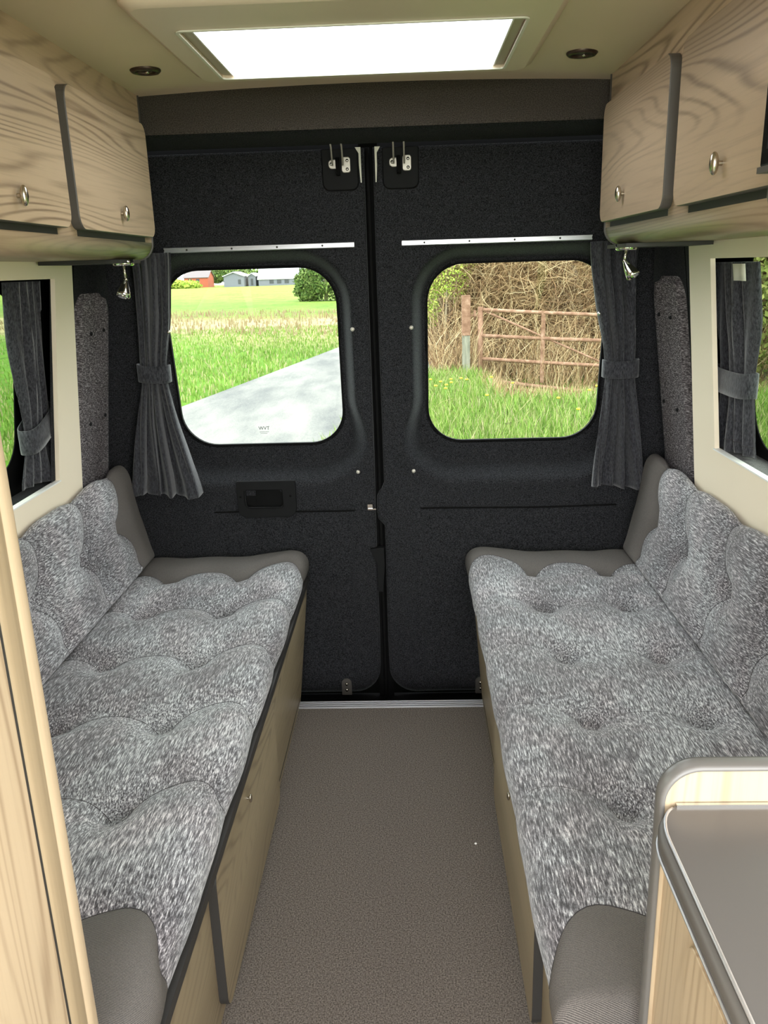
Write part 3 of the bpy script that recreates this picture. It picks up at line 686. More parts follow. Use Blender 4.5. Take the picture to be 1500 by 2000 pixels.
# ------------------------------------------------------------------ bench bases
def bench(s, X, label, dy0, dy1, yN):
    t = thing('bench_base', (s * X, -.8, 0), label, 'bench')
    g = G()
    # front panel with its far edge raking back towards the doors at the top
    o = [(yN, 0), (.010, 0), (.03, .02), (.18, .30), (.195, .36), (.19, .395), (.16, .395), (.02, .374), (yN, .374)]
    g.plate(o, lambda a, b, d: (s * (d - (.022 * sstep((a + .25) / .40) * (b / .4))), a, b), X + .018, X)
    finish('front_panel', g, 'oak_base', t)
    g = G(); g.box(*sorted((s * ((.271 if s < 0 else .304) + .012), s * .86)), yN, .155, .376, .394); finish('seat_board', g, 'edge_dark', t)
    g = G(); g.plate(rrect(dy0, dy1, .024, .352, .035, 8), lambda a, b, d: (s * d, a, b), X - .0003, X - .018, mi_face=0, mi_side=1, bev=.0015)
    d = finish('door', g, ['oak_base', 'edge_dark'], t)
    g = G(); ky = -.93; g.lathe([(.003, 0), (.003, .006)], (s * (X - .018), ky, .300), (-s, 0, 0), 8); g.ell((s * (X - .026), ky, .300), (.004, .007, .010)); finish('knob', g, 'nickel', d)
    # dark edge strip under the cushion
    xs__ = .271 if s < 0 else .304; g = G(); g.box(*sorted((s * xs__, s * (xs__ + .012))), yN, .17, .3745, .3955); finish('edge_strip', g, 'edge_dark', t)
    g = G(); g.box(*sorted((s * (X - .0012), s * (X + .001))), dy1, dy1 + .003, .02, .374); g.box(*sorted((s * (X - .0012), s * (X + .001))), dy1 + .003, .005, .018, .021); finish('shadow_gap', g, 'edge_dark', t)
    return t
bench(-1, .302, 'wood fronted bench base under the left seat cushion', -1.222, -.552, -1.70)
bench(1, .314, 'wood fronted bench base under the right seat cushion', -1.262, -.552, -1.645)

# ------------------------------------------------------------------ cushions
def dense(prof, n):
    p = np.array(prof, float)
    # Catmull-Rom then resample by length
    q = []
    for i in range(len(p) - 1):
        p0, p1, p2, p3 = p[max(i - 1, 0)], p[i], p[i + 1], p[min(i + 2, len(p) - 1)]
        for t in np.linspace(0, 1, 12, endpoint=False):
            q.append(.5 * ((2 * p1) + (-p0 + p2) * t + (2 * p0 - 5 * p1 + 4 * p2 - p3) * t * t + (-p0 + 3 * p1 - 3 * p2 + p3) * t ** 3))
    q.append(p[-1]); q = np.array(q); L = np.concatenate([[0], np.cumsum(np.linalg.norm(np.diff(q, axis=0), axis=1))])
    s_ = np.linspace(0, L[-1], n); r = np.stack([np.interp(s_, L, q[:, 0]), np.interp(s_, L, q[:, 1])], 1)
    t = np.gradient(r, axis=0); nrm = np.stack([-t[:, 1], t[:, 0]], 1); nrm /= np.linalg.norm(nrm, axis=1)[:, None]
    return r, nrm
def cushion(name, label, cat_, s, prof, key, btn_a, seams, yend, ynear, puff, dip, out_sign):
    """prof: cross-section (|X|, z); key(i,r)->coordinate used for buttons; seams: list of functions(key)->Y, far to near"""
    n = 84; r, nm = dense(prof, n); nm = nm * out_sign
    k_ = np.array([key(r[i]) for i in range(n)])
    t = thing(name, (s * float(r[:, 0].mean()), (yend + ynear) / 2, float(r[:, 1].min())), label, cat_)
    rowsY = [lambda k: yend] + seams + [lambda k: ynear]
    allbtn = [(a, f(a)) for f in seams[:-1] for a in btn_a]
    W_ = r[0] 
    def panel(fa, fb, nv, first, last):
        rows = []
        for j in range(nv + 1):
            v = j / nv; row = []
            for i in range(n):
                ya, yb = fa(k_[i]), fb(k_[i]); y = ya + (yb - ya) * v
                pf = puff * (1 - abs(2 * v - 1) ** 2.6)
                if first: pf = puff * (1 - max(0, 2 * v - 1) ** 2.6)
                if last: pf = puff * (1 - max(0, 1 - 2 * v) ** 2.6)
                edge = sstep(i / 8) * sstep((n - 1 - i) / 10)
                h = (pf - puff) * edge
                for (a, by) in allbtn:
                    d2 = ((k_[i] - a) ** 2 + (y - by) ** 2)
                    if d2 < .03: h -= dip * (.55 * math.exp(-d2 / (2 * .037 ** 2)) + .45 * math.exp(-d2 / (2 * .016 ** 2))) * edge
                if first and v < .25: h -= .035 * (1 - math.sqrt(max(0, 1 - (1 - v / .25) ** 2)))
                if last and v > .85: h -= .035 * (1 - math.sqrt(max(0, 1 - ((v - .85) / .15) ** 2)))
                h += .0016 * math.sin(31 * y + 17 * k_[i]) * math.sin(23 * k_[i] + 5) * edge
                row.append((s * (r[i, 0] + nm[i, 0] * h), y, r[i, 1] + nm[i, 1] * h))
            rows.append(row)
        return rows
    P = [panel(rowsY[i], rowsY[i + 1], 22 if 0 < i < len(rowsY) - 2 else 16, i == 0, i == len(rowsY) - 2) for i in range(len(rowsY) - 1)]
    g = G()
    for Q in P[1:-1]: g.grid(Q)
    finish('patterned_cover', g, 'chenille', t)
    for idx in (0, -1):
        g = G(); Q = P[idx]; g.grid(Q)
        cap = Q[0] if idx == 0 else Q[-1]; g.add(cap, [tuple(range(len(cap)))])
        finish('end_cover', g, 'twill', t)
    for si in range(1, len(P)):
        g = G(); rw_ = P[si][0]; g.tube(rw_[::2], .0011 if s < 0 or cat_ != 'seat cushion' or si in (1, len(P) - 1) else .0006, 5); finish('seam', g, 'thread', t)
    for (a, by) in allbtn:
        i = int(np.argmin(np.abs(k_ - a) + (r[:, 1] < -1)))
        h = -dip - puff * .9 + .004
        c = (s * (r[i, 0] + nm[i, 0] * h), by, r[i, 1] + nm[i, 1] * h)
        g = G(); rad = (.013, .013, .006) if cat_ == 'seat cushion' else (.006, .013, .013); g.ell(c, rad, 12, 8); finish('button', g, 'chenille', t)
    return t
def seatseam(y0, a_mid, a_front):
    def f(k):
        if k < .47: tt = (.47 - k) / .205; return y0 + a_front * math.sin(PI * min(tt, 1.0) * .80)
        if k < .705: return y0 + a_mid * math.sin(PI * (k - .47) / .235)
        return y0 + a_mid * .8 * math.sin(PI * min(1, (k - .705) / .14) * .55)
    return f
def nearseam(y0):
    def f(k):
        if k < .37: return y0 - .10 * ((.37 - k) / .105) ** 2
        if k < .47: return y0 - .04 * ((k - .37) / .10) ** 1.5
        return y0 - .04 + .035 * math.sin(PI * min(1, (k - .47) / .235))
    return f
def seatprof(): 
    return [(.292, .398), (.277, .404), (.268, .425), (.271, .457), (.291, .479), (.33, .487), (.40, .481), (.50, .474), (.65, .472), (.78, .474), (.83, .462), (.85, .43), (.85, .40)]
sk = lambda p: max(p[0], .266) if p[1] > .44 else .266
for s, label, puff, mid, fr2, nearY in ((-1, 'long buttoned grey seat cushion on the left bench, scalloped seams', .020, .052, .085, -1.685), (1, 'long buttoned grey seat cushion on the right bench, round tufts', .007, .026, .04, -1.625)):
    seams = [seatseam(0, .07, .12)] + [seatseam(y, mid, fr2) for y in (-.28, -.59, -.89, -1.19)] + [nearseam(-1.43 if s < 0 else -1.44)]
    cushion('seat_cushion', label, 'seat cushion', s, seatprof(), sk, (.47, .705), seams, .20, nearY, puff, .031 if s < 0 else .042, 1)
def backseam(y0, a1, a2):
    def f(k):  # k = height
        if k > .635: tt = min(1, (k - .635) / .17); return y0 + a1 * math.sin(PI * tt * .75)
        tt = (.635 - k) / .16; return y0 + a2 * math.sin(PI * min(tt, 1) * .85)
    return f
backprof = [(.800, .475), (.790, .49), (.800, .53), (.818, .62), (.834, .70), (.844, .765), (.856, .795), (.872, .806), (.890, .800), (.898, .77)]
bk = lambda p: p[1] if p[0] < .872 else .806
for s, label in ((-1, 'buttoned grey backrest cushion leaning on the left wall'), (1, 'buttoned grey backrest cushion leaning on the right wall')):
    seams = [backseam(.0 if s < 0 else -.03, .06, .06)] + [backseam(y, .075, .06) for y in (-.30, -.61, -.89, -1.19)] + [backseam(-1.45, .05, .05)]
    cushion('back_cushion', label, 'back cushion', s, backprof, bk, (.635,), seams, .175, -1.66 if s < 0 else -1.61, .022, .028, 1)

# ------------------------------------------------------------------ wardrobe at left foreground
t = thing('wardrobe', (-.5, -1.9, 0), 'tall pale wood wardrobe at the left edge, nearest to the viewer', 'wardrobe')
g = G(); g.box(-.80, -.300, -2.30, -1.722, 0, 1.84); finish('carcass', g, 'oak_up', t)
g = G(); g.grid([[(a, b, z) for a, b in ((-.302, -1.7195), (-.294, -1.7185), (-.2905, -1.7195), (-.289, -1.723), (-.289, -1.7445), (-.2905, -1.7455), (-.289, -1.7465))] for z in (0, 1.84)])
finish('corner_post', g, 'oak_up', t)
g = G(); g.grid([[(a, b, z) for a, b in ((-.289, -1.7465), (-.2885, -1.750), (-.2878, -1.762), (-.2885, -1.772), (-.291, -1.777), (-.300, -1.778))] for z in (0, 1.84)]); finish('inlay', g, 'oak_inlay', t)
g = G(); g.box(-.3005, -.2905, -1.7825, -1.7775, 0, 1.84); finish('shadow_gap', g, 'edge_dark', t)
g = G(); g.box(-.300, -.289, -2.25, -1.783, .06, 1.80); bevel(finish('door', g, 'oak_up', t), .002)

# ------------------------------------------------------------------ kitchen unit at right foreground
t = thing('kitchen_unit', (.55, -1.9, 0), 'wooden kitchen unit with grey glass lid at the lower right corner', 'kitchen unit')
g = G(); g.plate(rrect(.366, .80, 0, .868, [.002, .002, .002, .038], 10), lambda a, b, d: (a, -1.656 + d, b), 0, -.018); finish('end_panel', g, 'oak_up', t)
o1 = rrect(.3625, .80, -.0, .8725, [.002, .002, .002, .042], 10); pts = [p for p in o1 if p[0] < .799]
pts = sorted([p for p in pts if p[1] < .8300 and p[0] < .37], key=lambda p: p[1]) + [p for p in reversed(o1) if p[1] >= .8300 and p[0] < .79] + [(.80, .8725)]
pts = [(.3645, 0.0), (.3645, .8285)] + [(.4045 - .040 * math.cos(a), .8285 + .042 * math.sin(a)) for a in np.linspace(0.05, PI / 2, 10)] + [(.80, .8705)]
g = G(); g.grid([[(a - (0 if i else 0), y, b) for y, _ in ((-1.675, 0), (-1.672, 0), (-1.657, 0), (-1.653, 0))] for i, (a, b) in enumerate(pts)])
P2 = []
cxy = (.42, .80)
for (a, b) in pts:
    nx, nz = (-1, 0) if b < .829 else ((0, 1) if a > .4045 else ((a - .4045) / .04, (b - .8285) / .042))
    P2.append([(a + nx * e, y, b + nz * e) for y, e in ((-1.676, -.002), (-1.677, .0015), (-1.672, .0035), (-1.665, .0042), (-1.658, .0035), (-1.653, .0015), (-1.654, -.002))])
g = G(); g.grid(P2); finish('edge_trim', g, 'trim_grey', t)
g = G(); g.box(.372, .80, -2.4, -1.674, .0, .795); finish('carcass', g, 'oak_up', t)
# worktop with rounded grey front edge
def wt(X, r):
    return [(.80, -2.4)] + [(X, -2.4)] + [(X, -1.76)] + [(X + r - r * math.cos(a), -1.735 + .055 * math.sin(a)) for a in np.linspace(0, PI / 2 - .25, 8)] + [(X + r * .9, -1.675), (.80, -1.675)]
g = G()
ol = wt(.347, .026)
def ringz(inset, z): return [((a + inset if a < .5 else a), b, z) for a, b in ol]
rings = [ringz(.006, .797), ringz(.001, .800), ringz(0, .808), ringz(0, .815), ringz(.002, .819), ringz(.006, .8215)]
g.grid(rings, closed_v=True); g.add(rings[-1], [tuple(range(len(ol)))]); g.add(rings[0], [tuple(range(len(ol)))])
finish('worktop', g, 'edge_grey', t)
g = G(); g.tube([(p[0] + .0005, p[1], .7985) for p in ol[1:-2]], .002, 6); finish('lower_bead', g, 'alu', t)
lo = [(a + .007 if a < .5 else a, min(b, -1.678)) for a, b in ol]
g = G(); g.plate(lo, lambda a, b, d: (a, b, d), .8215, .8265, bev=0); finish('lid', g, 'lid', t)
g = G(); g.tube([(a, b, .8255) for a, b in lo[1:-2]], .0022, 6); finish('lid_rim', g, 'alu', t)
g = G(); g.box(.378, .80, -1.681, -1.677, .826, .8295); finish('hinge_bead', g, 'chrome', t)
g = G(); g.plate(rrect(-2.2, -1.775, .10, .74, .02), lambda a, b, d: (d, a, b), .3725, .3665, bev=.001); finish('door', g, 'oak_up', t)

# ------------------------------------------------------------------ television by the right cabinet
t = thing('television', (.555, -1.5, 1.58), 'black flat screen at the upper right edge, in front of the right overhead cabinet', 'television')
g = G(); g.box(.542, .562, -1.72, -1.326, 1.515, 1.652); bevel(finish('housing', g, 'screen', t), .003)
g = G(); g.box(.540, .5645, -1.722, -1.324, 1.508, 1.5155); finish('bezel', g, 'edge_grey', t)
g = G(); g.box(.548, .5415, -1.37, -1.345, 1.535, 1.56); finish('control_panel', g, 'black_plastic', t)
t2 = thing('wall_bracket', (.56, -1.36, 1.47), 'pale grey curved bracket below the black screen at the right edge', 'bracket')
g = G(); g.tube([(.556, -1.352, 1.508), (.556, -1.350, 1.48), (.56, -1.356, 1.455), (.575, -1.37, 1.44)], .010, 12); finish('arm', g, 'trim_grey', t2)
g = G(); g.box(.556, .572, -1.40, -1.345, 1.435, 1.446); finish('foot', g, 'trim_grey', t2)

# ================================================================== OUTSIDE
def gz(x, y): return -.32 * sstep((y - 9.4) / 2) * sstep((x - 1.2) / 1.0) * sstep((22 - y) / 5) - .6 - .0088 * max(0, y - 14) + .05 * math.sin(x * .13 + y * .07) * sstep((y - 20) / 30)
g = G(); ys = [-60, -20, -8, -2, 0, 3, 6, 8, 9, 9.6, 10.2, 10.8, 11.5, 12.5, 14, 16, 18, 20, 22, 26, 30, 36, 44, 55, 70, 90, 120, 170, 240, 330]
xs_ = [-220, -140, -90, -60, -40, -28, -20, -14, -9, -6, -4, -2, 0, .8, 1.4, 2, 3, 4, 6, 9, 14, 20, 30, 45, 80, 140, 220]
g.grid([[(x, y, gz(x, y)) for y in ys] for x in xs_]); tag(finish('ground', g, 'meadow'), kind='structure')
rl = [(-3.0, -12), (-3.4, -3), (-4.1, 4), (-4.6, 7), (-3.47, 9.97), (-2.6, 14.5), (-1.78, 20.1), (-.6, 29), (1.5, 42), (5, 60)]
rl = [(-5.4, -12), (-5.1, -3), (-4.4, 4), (-4.05, 7), (-3.47, 9.97), (-2.65, 14.5), (-1.78, 20.1), (-.4, 29), (2.2, 42), (7, 60)]
g = G(); P = []
for i, (x, y) in enumerate(rl):
    wdt = 3.3 if y < 12 else 3.3
    P.append([(x + wdt * k / 6, y - .12 * k, gz(x, y) + .03 + .02 * math.sin(k / 6 * PI)) for k in range(7)])
g.grid(P); tag(finish('lane', g, 'asphalt'), kind='structure')
# grass blades: verge right of the lane + edges + meadow tufts
def blades(name, pts, hmin, hmax, wd, mat, label, cat_, lean=.5):
    n = len(pts); V = np.zeros((n * 5, 3)); a = rng.uniform(0, 2 * PI, n); h = rng.uniform(hmin, hmax, n); l = rng.uniform(.1, lean, n) * h; b = rng.uniform(0, 2 * PI, n)
    pts = np.array(pts); dx, dy = np.cos(a) * wd, np.sin(a) * wd; lx, ly = np.cos(b) * l, np.sin(b) * l
    V[0::5] = pts + np.stack([dx, dy, 0 * h], 1); V[1::5] = pts - np.stack([dx, dy, 0 * h], 1)
    V[2::5] = pts + np.stack([dx * .7 + lx * .35, dy * .7 + ly * .35, h * .6], 1); V[3::5] = pts + np.stack([-dx * .7 + lx * .35, -dy * .7 + ly * .35, h * .6], 1)
    V[4::5] = pts + np.stack([lx, ly, h], 1)
    F = []
    for i in range(n): o = i * 5; F.append((o, o + 1, o + 3, o + 2)); F.append((o + 2, o + 3, o + 4))
    me = bpy.data.meshes.new(name); me.from_pydata(V.tolist(), [], F); me.materials.append(MAT[mat]); o = bpy.data.objects.new(name, me); col.objects.link(o)
    return tag(o, label, cat_, kind='stuff')
pts = []
def roadright(y): 
    ysr = [p[1] for p in rl]; xsr = [p[0] for p in rl]; return np.interp(y, ysr, xsr) + 3.3
while len(pts) < 30000:
    y = random.uniform(5.5, 13.2); x = random.uniform(-1.2, 7.0)
    xr = roadright(y)
    if x < xr - .1 or x > 1.2 + .5 * y or y > 13.1 - .28 * x: continue
    if x > 1.5 and y > 9.7 and random.random() < .9: continue
    pts.append((x, y, gz(x, y)))
blades('verge_grass', pts, .08, .30, .007, 'grass_blade', 'lush green verge grass with dry stalks before the rusty gate', 'grass')
pts = []
while len(pts) < 5000:
    y = random.uniform(9.6, 12.6); x = random.uniform(1.3, 7.0)
    if y > 12.75 - .28 * x: continue
    pts.append((x, y, gz(x, y)))
blades('dry_verge', pts, .10, .34, .008, 'dry_stem', 'dry straw and dead stalks in the dip below the gate', 'grass')
pts = []
for _ in range(16000):
    y = random.uniform(6.5, 30); xl = np.interp(y, [p[1] for p in rl], [p[0] for p in rl]); x = xl - abs(random.gauss(0, 1)) * (1.2 + y * .18); pts.append((x, y, gz(x, y)))
blades('bank_grass', pts, .04, .15, .014, 'grass_blade', 'short bright grass along the far edge of the lane', 'grass')
pts = []
for _ in range(3500):
    y = random.uniform(26, 44); x = random.uniform(-22, 3) ; y2 = y - .45 * (x + 6) ; pts.append((x, y2, gz(x, y2)))
blades('dry_grass', pts, .08, .28, .03, 'reed', 'band of dry straw coloured grass across the meadow', 'grass', .3)
# bramble hedge behind the gate
g = G(); P = []
for i in range(46):
    x = .3 + i * .30; row = []
    for j in range(16):
        z = -1.25 + j * .30; y = 15.6 + (x - 1) * -.12 + .35 * math.sin(x * 1.9 + z) * .5 + .25 * math.sin(z * 3.1 + x * 4) + .12 * max(0, j - 9) ** 1.5 + random.uniform(-.12, .12)
        row.append((x, y, z if j < 15 else z + .3 * math.sin(x * 2.3)))
    P.append(row)
g.grid(P); g.grid([[(x, 15.9 + .3, -.7), (x, 15.9 + .6, 3.2 + .2 * math.sin(x))] for x in np.linspace(.3, 13.8, 20)])
tag(finish('hedge_core', g, 'bramble_core'), 'dense brown mass of brambles behind the rusty gate', 'hedge', kind='stuff')
V = []; F = []
def stem(p0, d, L, r, n=6, curl=.5):
    global V, F
    p = np.array(p0, float); d = np.array(d, float); d /= np.linalg.norm(d); base = len(V)
    for i in range(n + 1):
        a = np.cross(d, (0.3, 1, .2)); a /= np.linalg.norm(a) + 1e-9; b = np.cross(d, a); rr = r * (1 - .6 * i / n)
        for k in range(3): V.append(tuple(p + rr * (math.cos(2.094 * k) * a + math.sin(2.094 * k) * b)))
        p = p + d * L / n; d = d + rng.normal(0, curl / n * 1.6, 3) + np.array([0, 0, -curl * .10]); d /= np.linalg.norm(d)
    for i in range(n):
        for k in range(3):
            a0 = base + i * 3 + k; a1 = base + i * 3 + (k + 1) % 3; F.append((a0, a1, a1 + 3, a0 + 3))
for _ in range(8000):
    x = random.uniform(.3, 8.5); z = random.uniform(-.6, 2.6); y = 15.25 - (x - 1) * .12 + random.uniform(-.35, .15)
    stem((x, y, z), (random.gauss(0, 1), random.gauss(-.15, .3), random.gauss(.5, .8)), random.uniform(.3, 1.1), random.uniform(.0025, .008), 6, random.uniform(.5, 1.8))
for _ in range(2400):
    x = random.uniform(.5, 9.5); stem((x, random.uniform(12.9 - .2 * (x - 1.4), 15), -.62 if x < 1.4 else -.93), (random.gauss(0, .25), random.gauss(0, .2), 1), random.uniform(.35, 1.6), .007, 6, .7)
for _ in range(160):
    x = random.uniform(.3, 4); y = random.uniform(7.6, 12.5); stem((x, y, -.6), (random.gauss(0, .4), random.gauss(0, .3), 1), random.uniform(.25, .6), .003, 5, .7)
me = bpy.data.meshes.new('bramble_stems'); me.from_pydata(V, [], F); me.materials.append(MAT['dry_stem']); o = bpy.data.objects.new('bramble_stems', me); col.objects.link(o)
tag(o, 'tangle of dry straw coloured bramble stems behind the gate', 'brambles', kind='stuff')
def leaf_cloud(c, rad, n, size, seed=1):
    r_ = np.random.default_rng(seed); d = r_.normal(0, 1, (n, 3)); d /= np.linalg.norm(d, axis=1)[:, None]; q = r_.uniform(.35, 1, n) ** .5
    lump = 1 + .18 * np.sin(d[:, 0] * 7 + seed) * np.cos(d[:, 2] * 6 + seed)
    P = np.array(c) + d * (q * lump)[:, None] * np.array(rad); a = r_.normal(0, 1, (n, 3)); a /= np.linalg.norm(a, axis=1)[:, None]; b = np.cross(a, d); b /= np.linalg.norm(b, axis=1)[:, None] + 1e-9
    s1 = (size * r_.uniform(.6, 1.2, n))[:, None]; V_ = np.zeros((n * 4, 3)); V_[0::4] = P - a * s1; V_[1::4] = P + b * s1 * .5; V_[2::4] = P + a * s1; V_[3::4] = P - b * s1 * .5
    return V_.tolist(), [(i * 4, i * 4 + 1, i * 4 + 2, i * 4 + 3) for i in range(n)]
def tree(name, base, blobs, n, size, mat, label, trunk_h, seed, tr=.12):
    t = thing(name, base, label, 'tree'); g = G(); N = 0
    for i, (c, rad) in enumerate(blobs):
        v, f = leaf_cloud((base[0] + c[0], base[1] + c[1], base[2] + c[2]), rad, n // len(blobs), size, seed + i); g.add(v, f)
    finish('foliage', g, mat, t, fix=False)
    g = G(); g.tube([(base[0], base[1], base[2] - .1), (base[0] + .1 * tr, base[1], base[2] + trunk_h * .6), (base[0] + tr, base[1], base[2] + trunk_h)], [tr, tr * .8, tr * .4], 8); finish('trunk', g, 'trunk', t)
    return t
tree('bush', (.85, 15.0, -.6), [((.0, 0, 1.8), (.50, .5, .55)), ((-.4, .1, 1.2), (.3, .4, .45)), ((.4, .3, 2.3), (.5, .4, .4))], 4200, .032, 'leaf_bright', 'bright yellow green leafy bush at the hedge behind the gate post', 1.6, 3, .03)
tree('tree', (-6.6, 66, -1.06), [((0, 0, 2.2), (2.3, 2.2, 2.6)), ((2.0, 1, 1.9), (2.0, 2, 2.5)), ((4.2, 1, 2.4), (2.2, 2, 3.2)), ((1, 2, 4.2), (2.2, 2, 2)), ((-1.4, 0, 1.2), (1.2, 1.2, 1.5))], 14000, .16, 'leaf_dark', 'dense green tree right of the far white barn', 3.4, 11, .16)
tree('tree', (-52.5, 240, -2.6), [((0, 0, 3.4), (5, 4, 2.6)), ((5.5, 0, 2.9), (5, 4, 2.2)), ((-4, 0, 2.6), (4, 3, 1.8))], 5000, .5, 'leaf_dark', 'dark green far tree between brick house and grey shed', 3, 21, .3)
tree('tree', (-37, 262, -2.6), [((-3, 0, 4.4), (6, 4, 2.4)), ((4, 0, 4.6), (5, 4, 2.4))], 4500, .5, 'leaf_olive', 'olive green far tree behind the grey sheds', 3, 31, .3)
tree('bush', (-9.6, 24, -.7), [((0, 0, 1.7), (1.0, 1.0, 1.0)), ((-1.2, 0, 1.5), (1.2, 1, 1.2))], 4000, .08, 'leaf_dark', 'dark bush seen through the left side window', 1.4, 41, .06)
tree('bush', (-60.5, 214, -2.4), [((0, 0, 1.2), (3.6, 3, 1.4)), ((4.5, 0, .9), (3, 3, 1.1))], 4000, .35, 'leaf_bright', 'low yellow green bush far off at the left corner of the rear window', 1.2, 51, .2)
tree('hedge_bush', (7.2, 12.6, -.6), [((0, 0, 1.2), (1.9, 1.2, 1.9)), ((2.4, -.4, 1.4), (2.2, 1.2, 2.2)), ((1.2, .2, 3.2), (3.0, 1.4, 1.6)), ((5, -.6, 1.8), (2.4, 1.4, 2.8))], 24000, .07, 'leaf_olive', 'olive green leafy hedge seen through the right side window', 2.6, 61, .05)
# gate
t = thing('field_gate', (2.9, 12.55, -.6), 'rusty brown tubular metal field gate before the brambles', 'gate')
A_, B_ = np.array((1.40, 12.98)), np.array((4.35, 12.10))
def gp(u, z): q = A_ + (B_ - A_) * u; return (q[0], q[1], z)
def railz(i, u): return (.610 - .155 * u, .145 - .12 * u, -.275 - .145 * u, -.66 - .29 * u)[i]
for i in range(4):
    g = G(); g.tube([gp(u, railz(i, u) - .012 * math.sin(PI * u)) for u in np.linspace(0, 1, 7)], .034, 10); finish('rail', g, 'rusty_paint', t)
g = G(); g.tube([gp(0, .66), gp(0, -.72)], .048, 8); finish('stile', g, 'rusty_paint', t)
g = G(); g.tube([gp(1, .5), gp(1, -1.0)], .048, 8); finish('stile', g, 'rusty_paint', t)
g = G(); q = .37; g.box(gp(q, 0)[0] - .035, gp(q, 0)[0] + .035, gp(q, 0)[1] - .03, gp(q, 0)[1] + .0, -.70, .575); finish('upright', g, 'rusty_paint', t)
g = G(); g.tube([gp(.03, .58), gp(1.0, -.72)], .019, 8); finish('brace', g, 'rusty_paint', t)
t = thing('gate_post', (1.14, 13.06, -.6), 'square gate post, brown above and bare grey wood below', 'post')
g = G(); g.box(1.062, 1.218, 12.98, 13.13, .15, .868); bevel(finish('upper_sleeve', g, 'rusty_paint', t), .006)
g = G(); g.box(1.070, 1.210, 12.99, 13.12, -.70, .15); bevel(finish('lower_shaft', g, 'weathered_post', t), .006)
g = G(); g.box(1.218, 1.31, 13.02, 13.05, .50, .525); g.tube([(1.30, 13.03, .60), (1.30, 13.03, .43)], .022, 8); g.box(1.30, 1.37, 12.99, 13.02, .49, .515); finish('hinge', g, 'rusty_paint', t)
# dandelions
proto = thing('dandelion', (.587, 9.19, -.6), 'x', 'flower', 'yellow dandelions in the verge grass')
g = G(); g.tube([(.587, 9.19, -.6), (.589, 9.185, -.42), (.590, 9.18, -.27)], .004, 5); finish('stalk', g, 'stem_green', proto)
g = G(); g.ell((.590, 9.18, -.262), (.026, .026, .013), 10, 5); finish('flower_head', g, 'yellow_petal', proto)
clump = 'yellow dandelion in the loose cluster of blooms below the gate post'
proto['label'] = clump; proto['group'] = 'dandelions clustered below the gate post'
for (x, y) in [(.40, 10.2), (.55, 10.1), (.72, 10.3), (.85, 9.9), (.62, 9.7), (.46, 9.6), (.68, 9.45), (.95, 10.15)]:
    copy_tree(proto, (x, y, -.6 + random.uniform(-.03, .05)))
for (x, y, lb) in [(1.57, 9.5, 'single yellow dandelion below the lowest rail, under the middle of the gate'), (1.98, 8.08, 'yellow dandelion in the grass right of centre, below the gate brace end'),
                   (2.06, 7.2, 'lowest yellow dandelion, near the bottom right of the right rear window'), (1.08, 8.2, 'lone yellow dandelion low in the grass between cluster and gate middle'),
                   (2.64, 8.85, 'rightmost yellow dandelion, beside the right rear curtain'), (2.45, 8.43, 'yellow dandelion just left of the rightmost one by the curtain'),
                   (1.30, 9.9, 'yellow dandelion on the grass crest under the left end of the gate')]:
    c_ = copy_tree(proto, (x, y, -.6 + random.uniform(-.03, .05)), lb); c_['group'] = 'dandelions scattered over the verge'
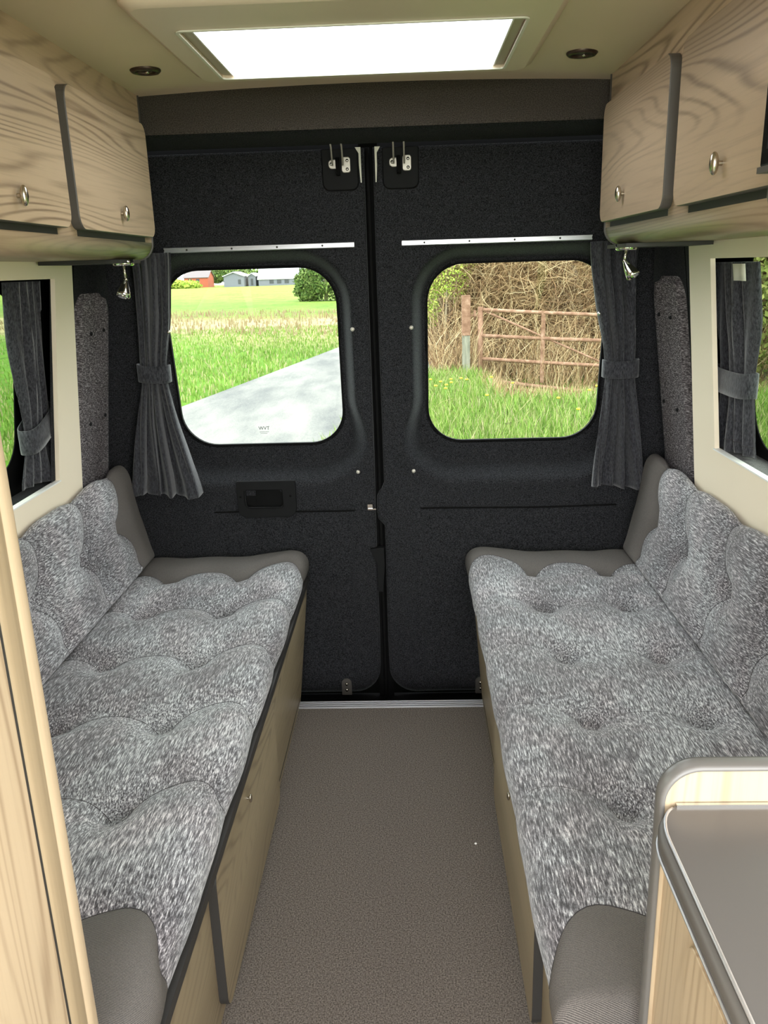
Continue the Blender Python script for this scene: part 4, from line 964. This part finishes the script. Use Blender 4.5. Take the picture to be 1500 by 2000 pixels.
# far buildings
def shed(name, x0, x1, y, z0, ze, zr, wallm, roofm, label, depth=8, doors=(), cat_='building', lean=False):
    t = thing(name, ((x0 + x1) / 2, y, z0), label, cat_)
    g = G(); xm = (x0 + x1) / 2
    if lean: o = [(x0, z0), (x1, z0), (x1, ze), (x0, zr)]
    else: o = [(x0, z0), (x1, z0), (x1, ze), (xm, zr), (x0, ze)]
    g.plate(o, lambda a, b, d: (a, y + d, b), depth, 0); finish('wall', g, wallm, t)
    if lean: rp = [(x0 - .3, zr), (x1 + .3, ze)]
    else: rp = [(x0 - .3, ze - .05), (xm, zr), (x1 + .3, ze - .05)]
    g = G(); g.grid([[(a, y - .4, b + .06), (a, y + depth + .3, b + .06)] for a, b in rp], smooth=False); o = finish('roof', g, roofm, t); sm = o.modifiers.new('s', 'SOLIDIFY'); sm.thickness = .18
    for (a, b, c, d) in doors:
        g = G(); g.box(a, b, y - .06, y + .02, c, d); finish('window', g, 'window_dark', t)
    return t
def house(name, x0, x1, y, z0, ze, zr, wallm, roofm, label, depth=7, wins=()):
    t = thing(name, ((x0 + x1) / 2, y, z0), label, 'building')
    g = G(); g.box(x0, x1, y, y + depth, z0, ze); g.add([(x0, y, ze), (x0, y + depth, ze), (x0, y + depth / 2, zr), (x1, y, ze), (x1, y + depth, ze), (x1, y + depth / 2, zr)], [(0, 1, 2), (3, 5, 4)]); finish('wall', g, wallm, t)
    g = G(); g.grid([[(x, y - .3, ze - .05), (x, y + depth / 2, zr + .1), (x, y + depth + .3, ze - .05)] for x in (x0 - .3, x1 + .3)], smooth=False); o = finish('roof', g, roofm, t); sm = o.modifiers.new('s', 'SOLIDIFY'); sm.thickness = .15
    for (a, b, c, d) in wins:
        g = G(); g.box(a, b, y - .06, y + .02, c, d); finish('window', g, 'window_dark', t)
    return t
shed('shed', -48.4, -43.1, 220, -2.6, .3, 1.3, 'barn_grey', 'roof_pale', 'grey gabled shed at the far end of the meadow', 9, [(-44.6, -43.9, -1.8, -.6)])
shed('shed', -42.3, -40.3, 222, -2.6, .1, .9, 'barn_grey', 'roof_pale', 'smaller grey shed beside the white barn', 7, [(-41.6, -41.0, -2.2, -.5)])
house('barn', -39.4, -25.0, 221, -2.6, -.7, 3.4, 'barn_grey', 'barn_white', 'wide far barn with a big white roof', 12, [(-36.5 + i * 2.0, -35.4 + i * 2.0, -1.9, -.9) for i in range(3)])
house('house', -60.5, -54.0, 226, -2.7, .2, 1.9, 'brick_red', 'slate', 'red brick far house with grey roof at the left', 7, [(-59.3, -58.4, -1.0, -.2), (-57.2, -56.3, -1.0, -.2)])
g = G(); g.ell((.235, -.710, .002), (.0035, .003, .002), 10, 6); o = finish('crumb', g, 'white_trim', origin=(.235, -.710, 0)); tag(o, 'tiny white crumb lying on the carpet beside the right bench', 'crumb')
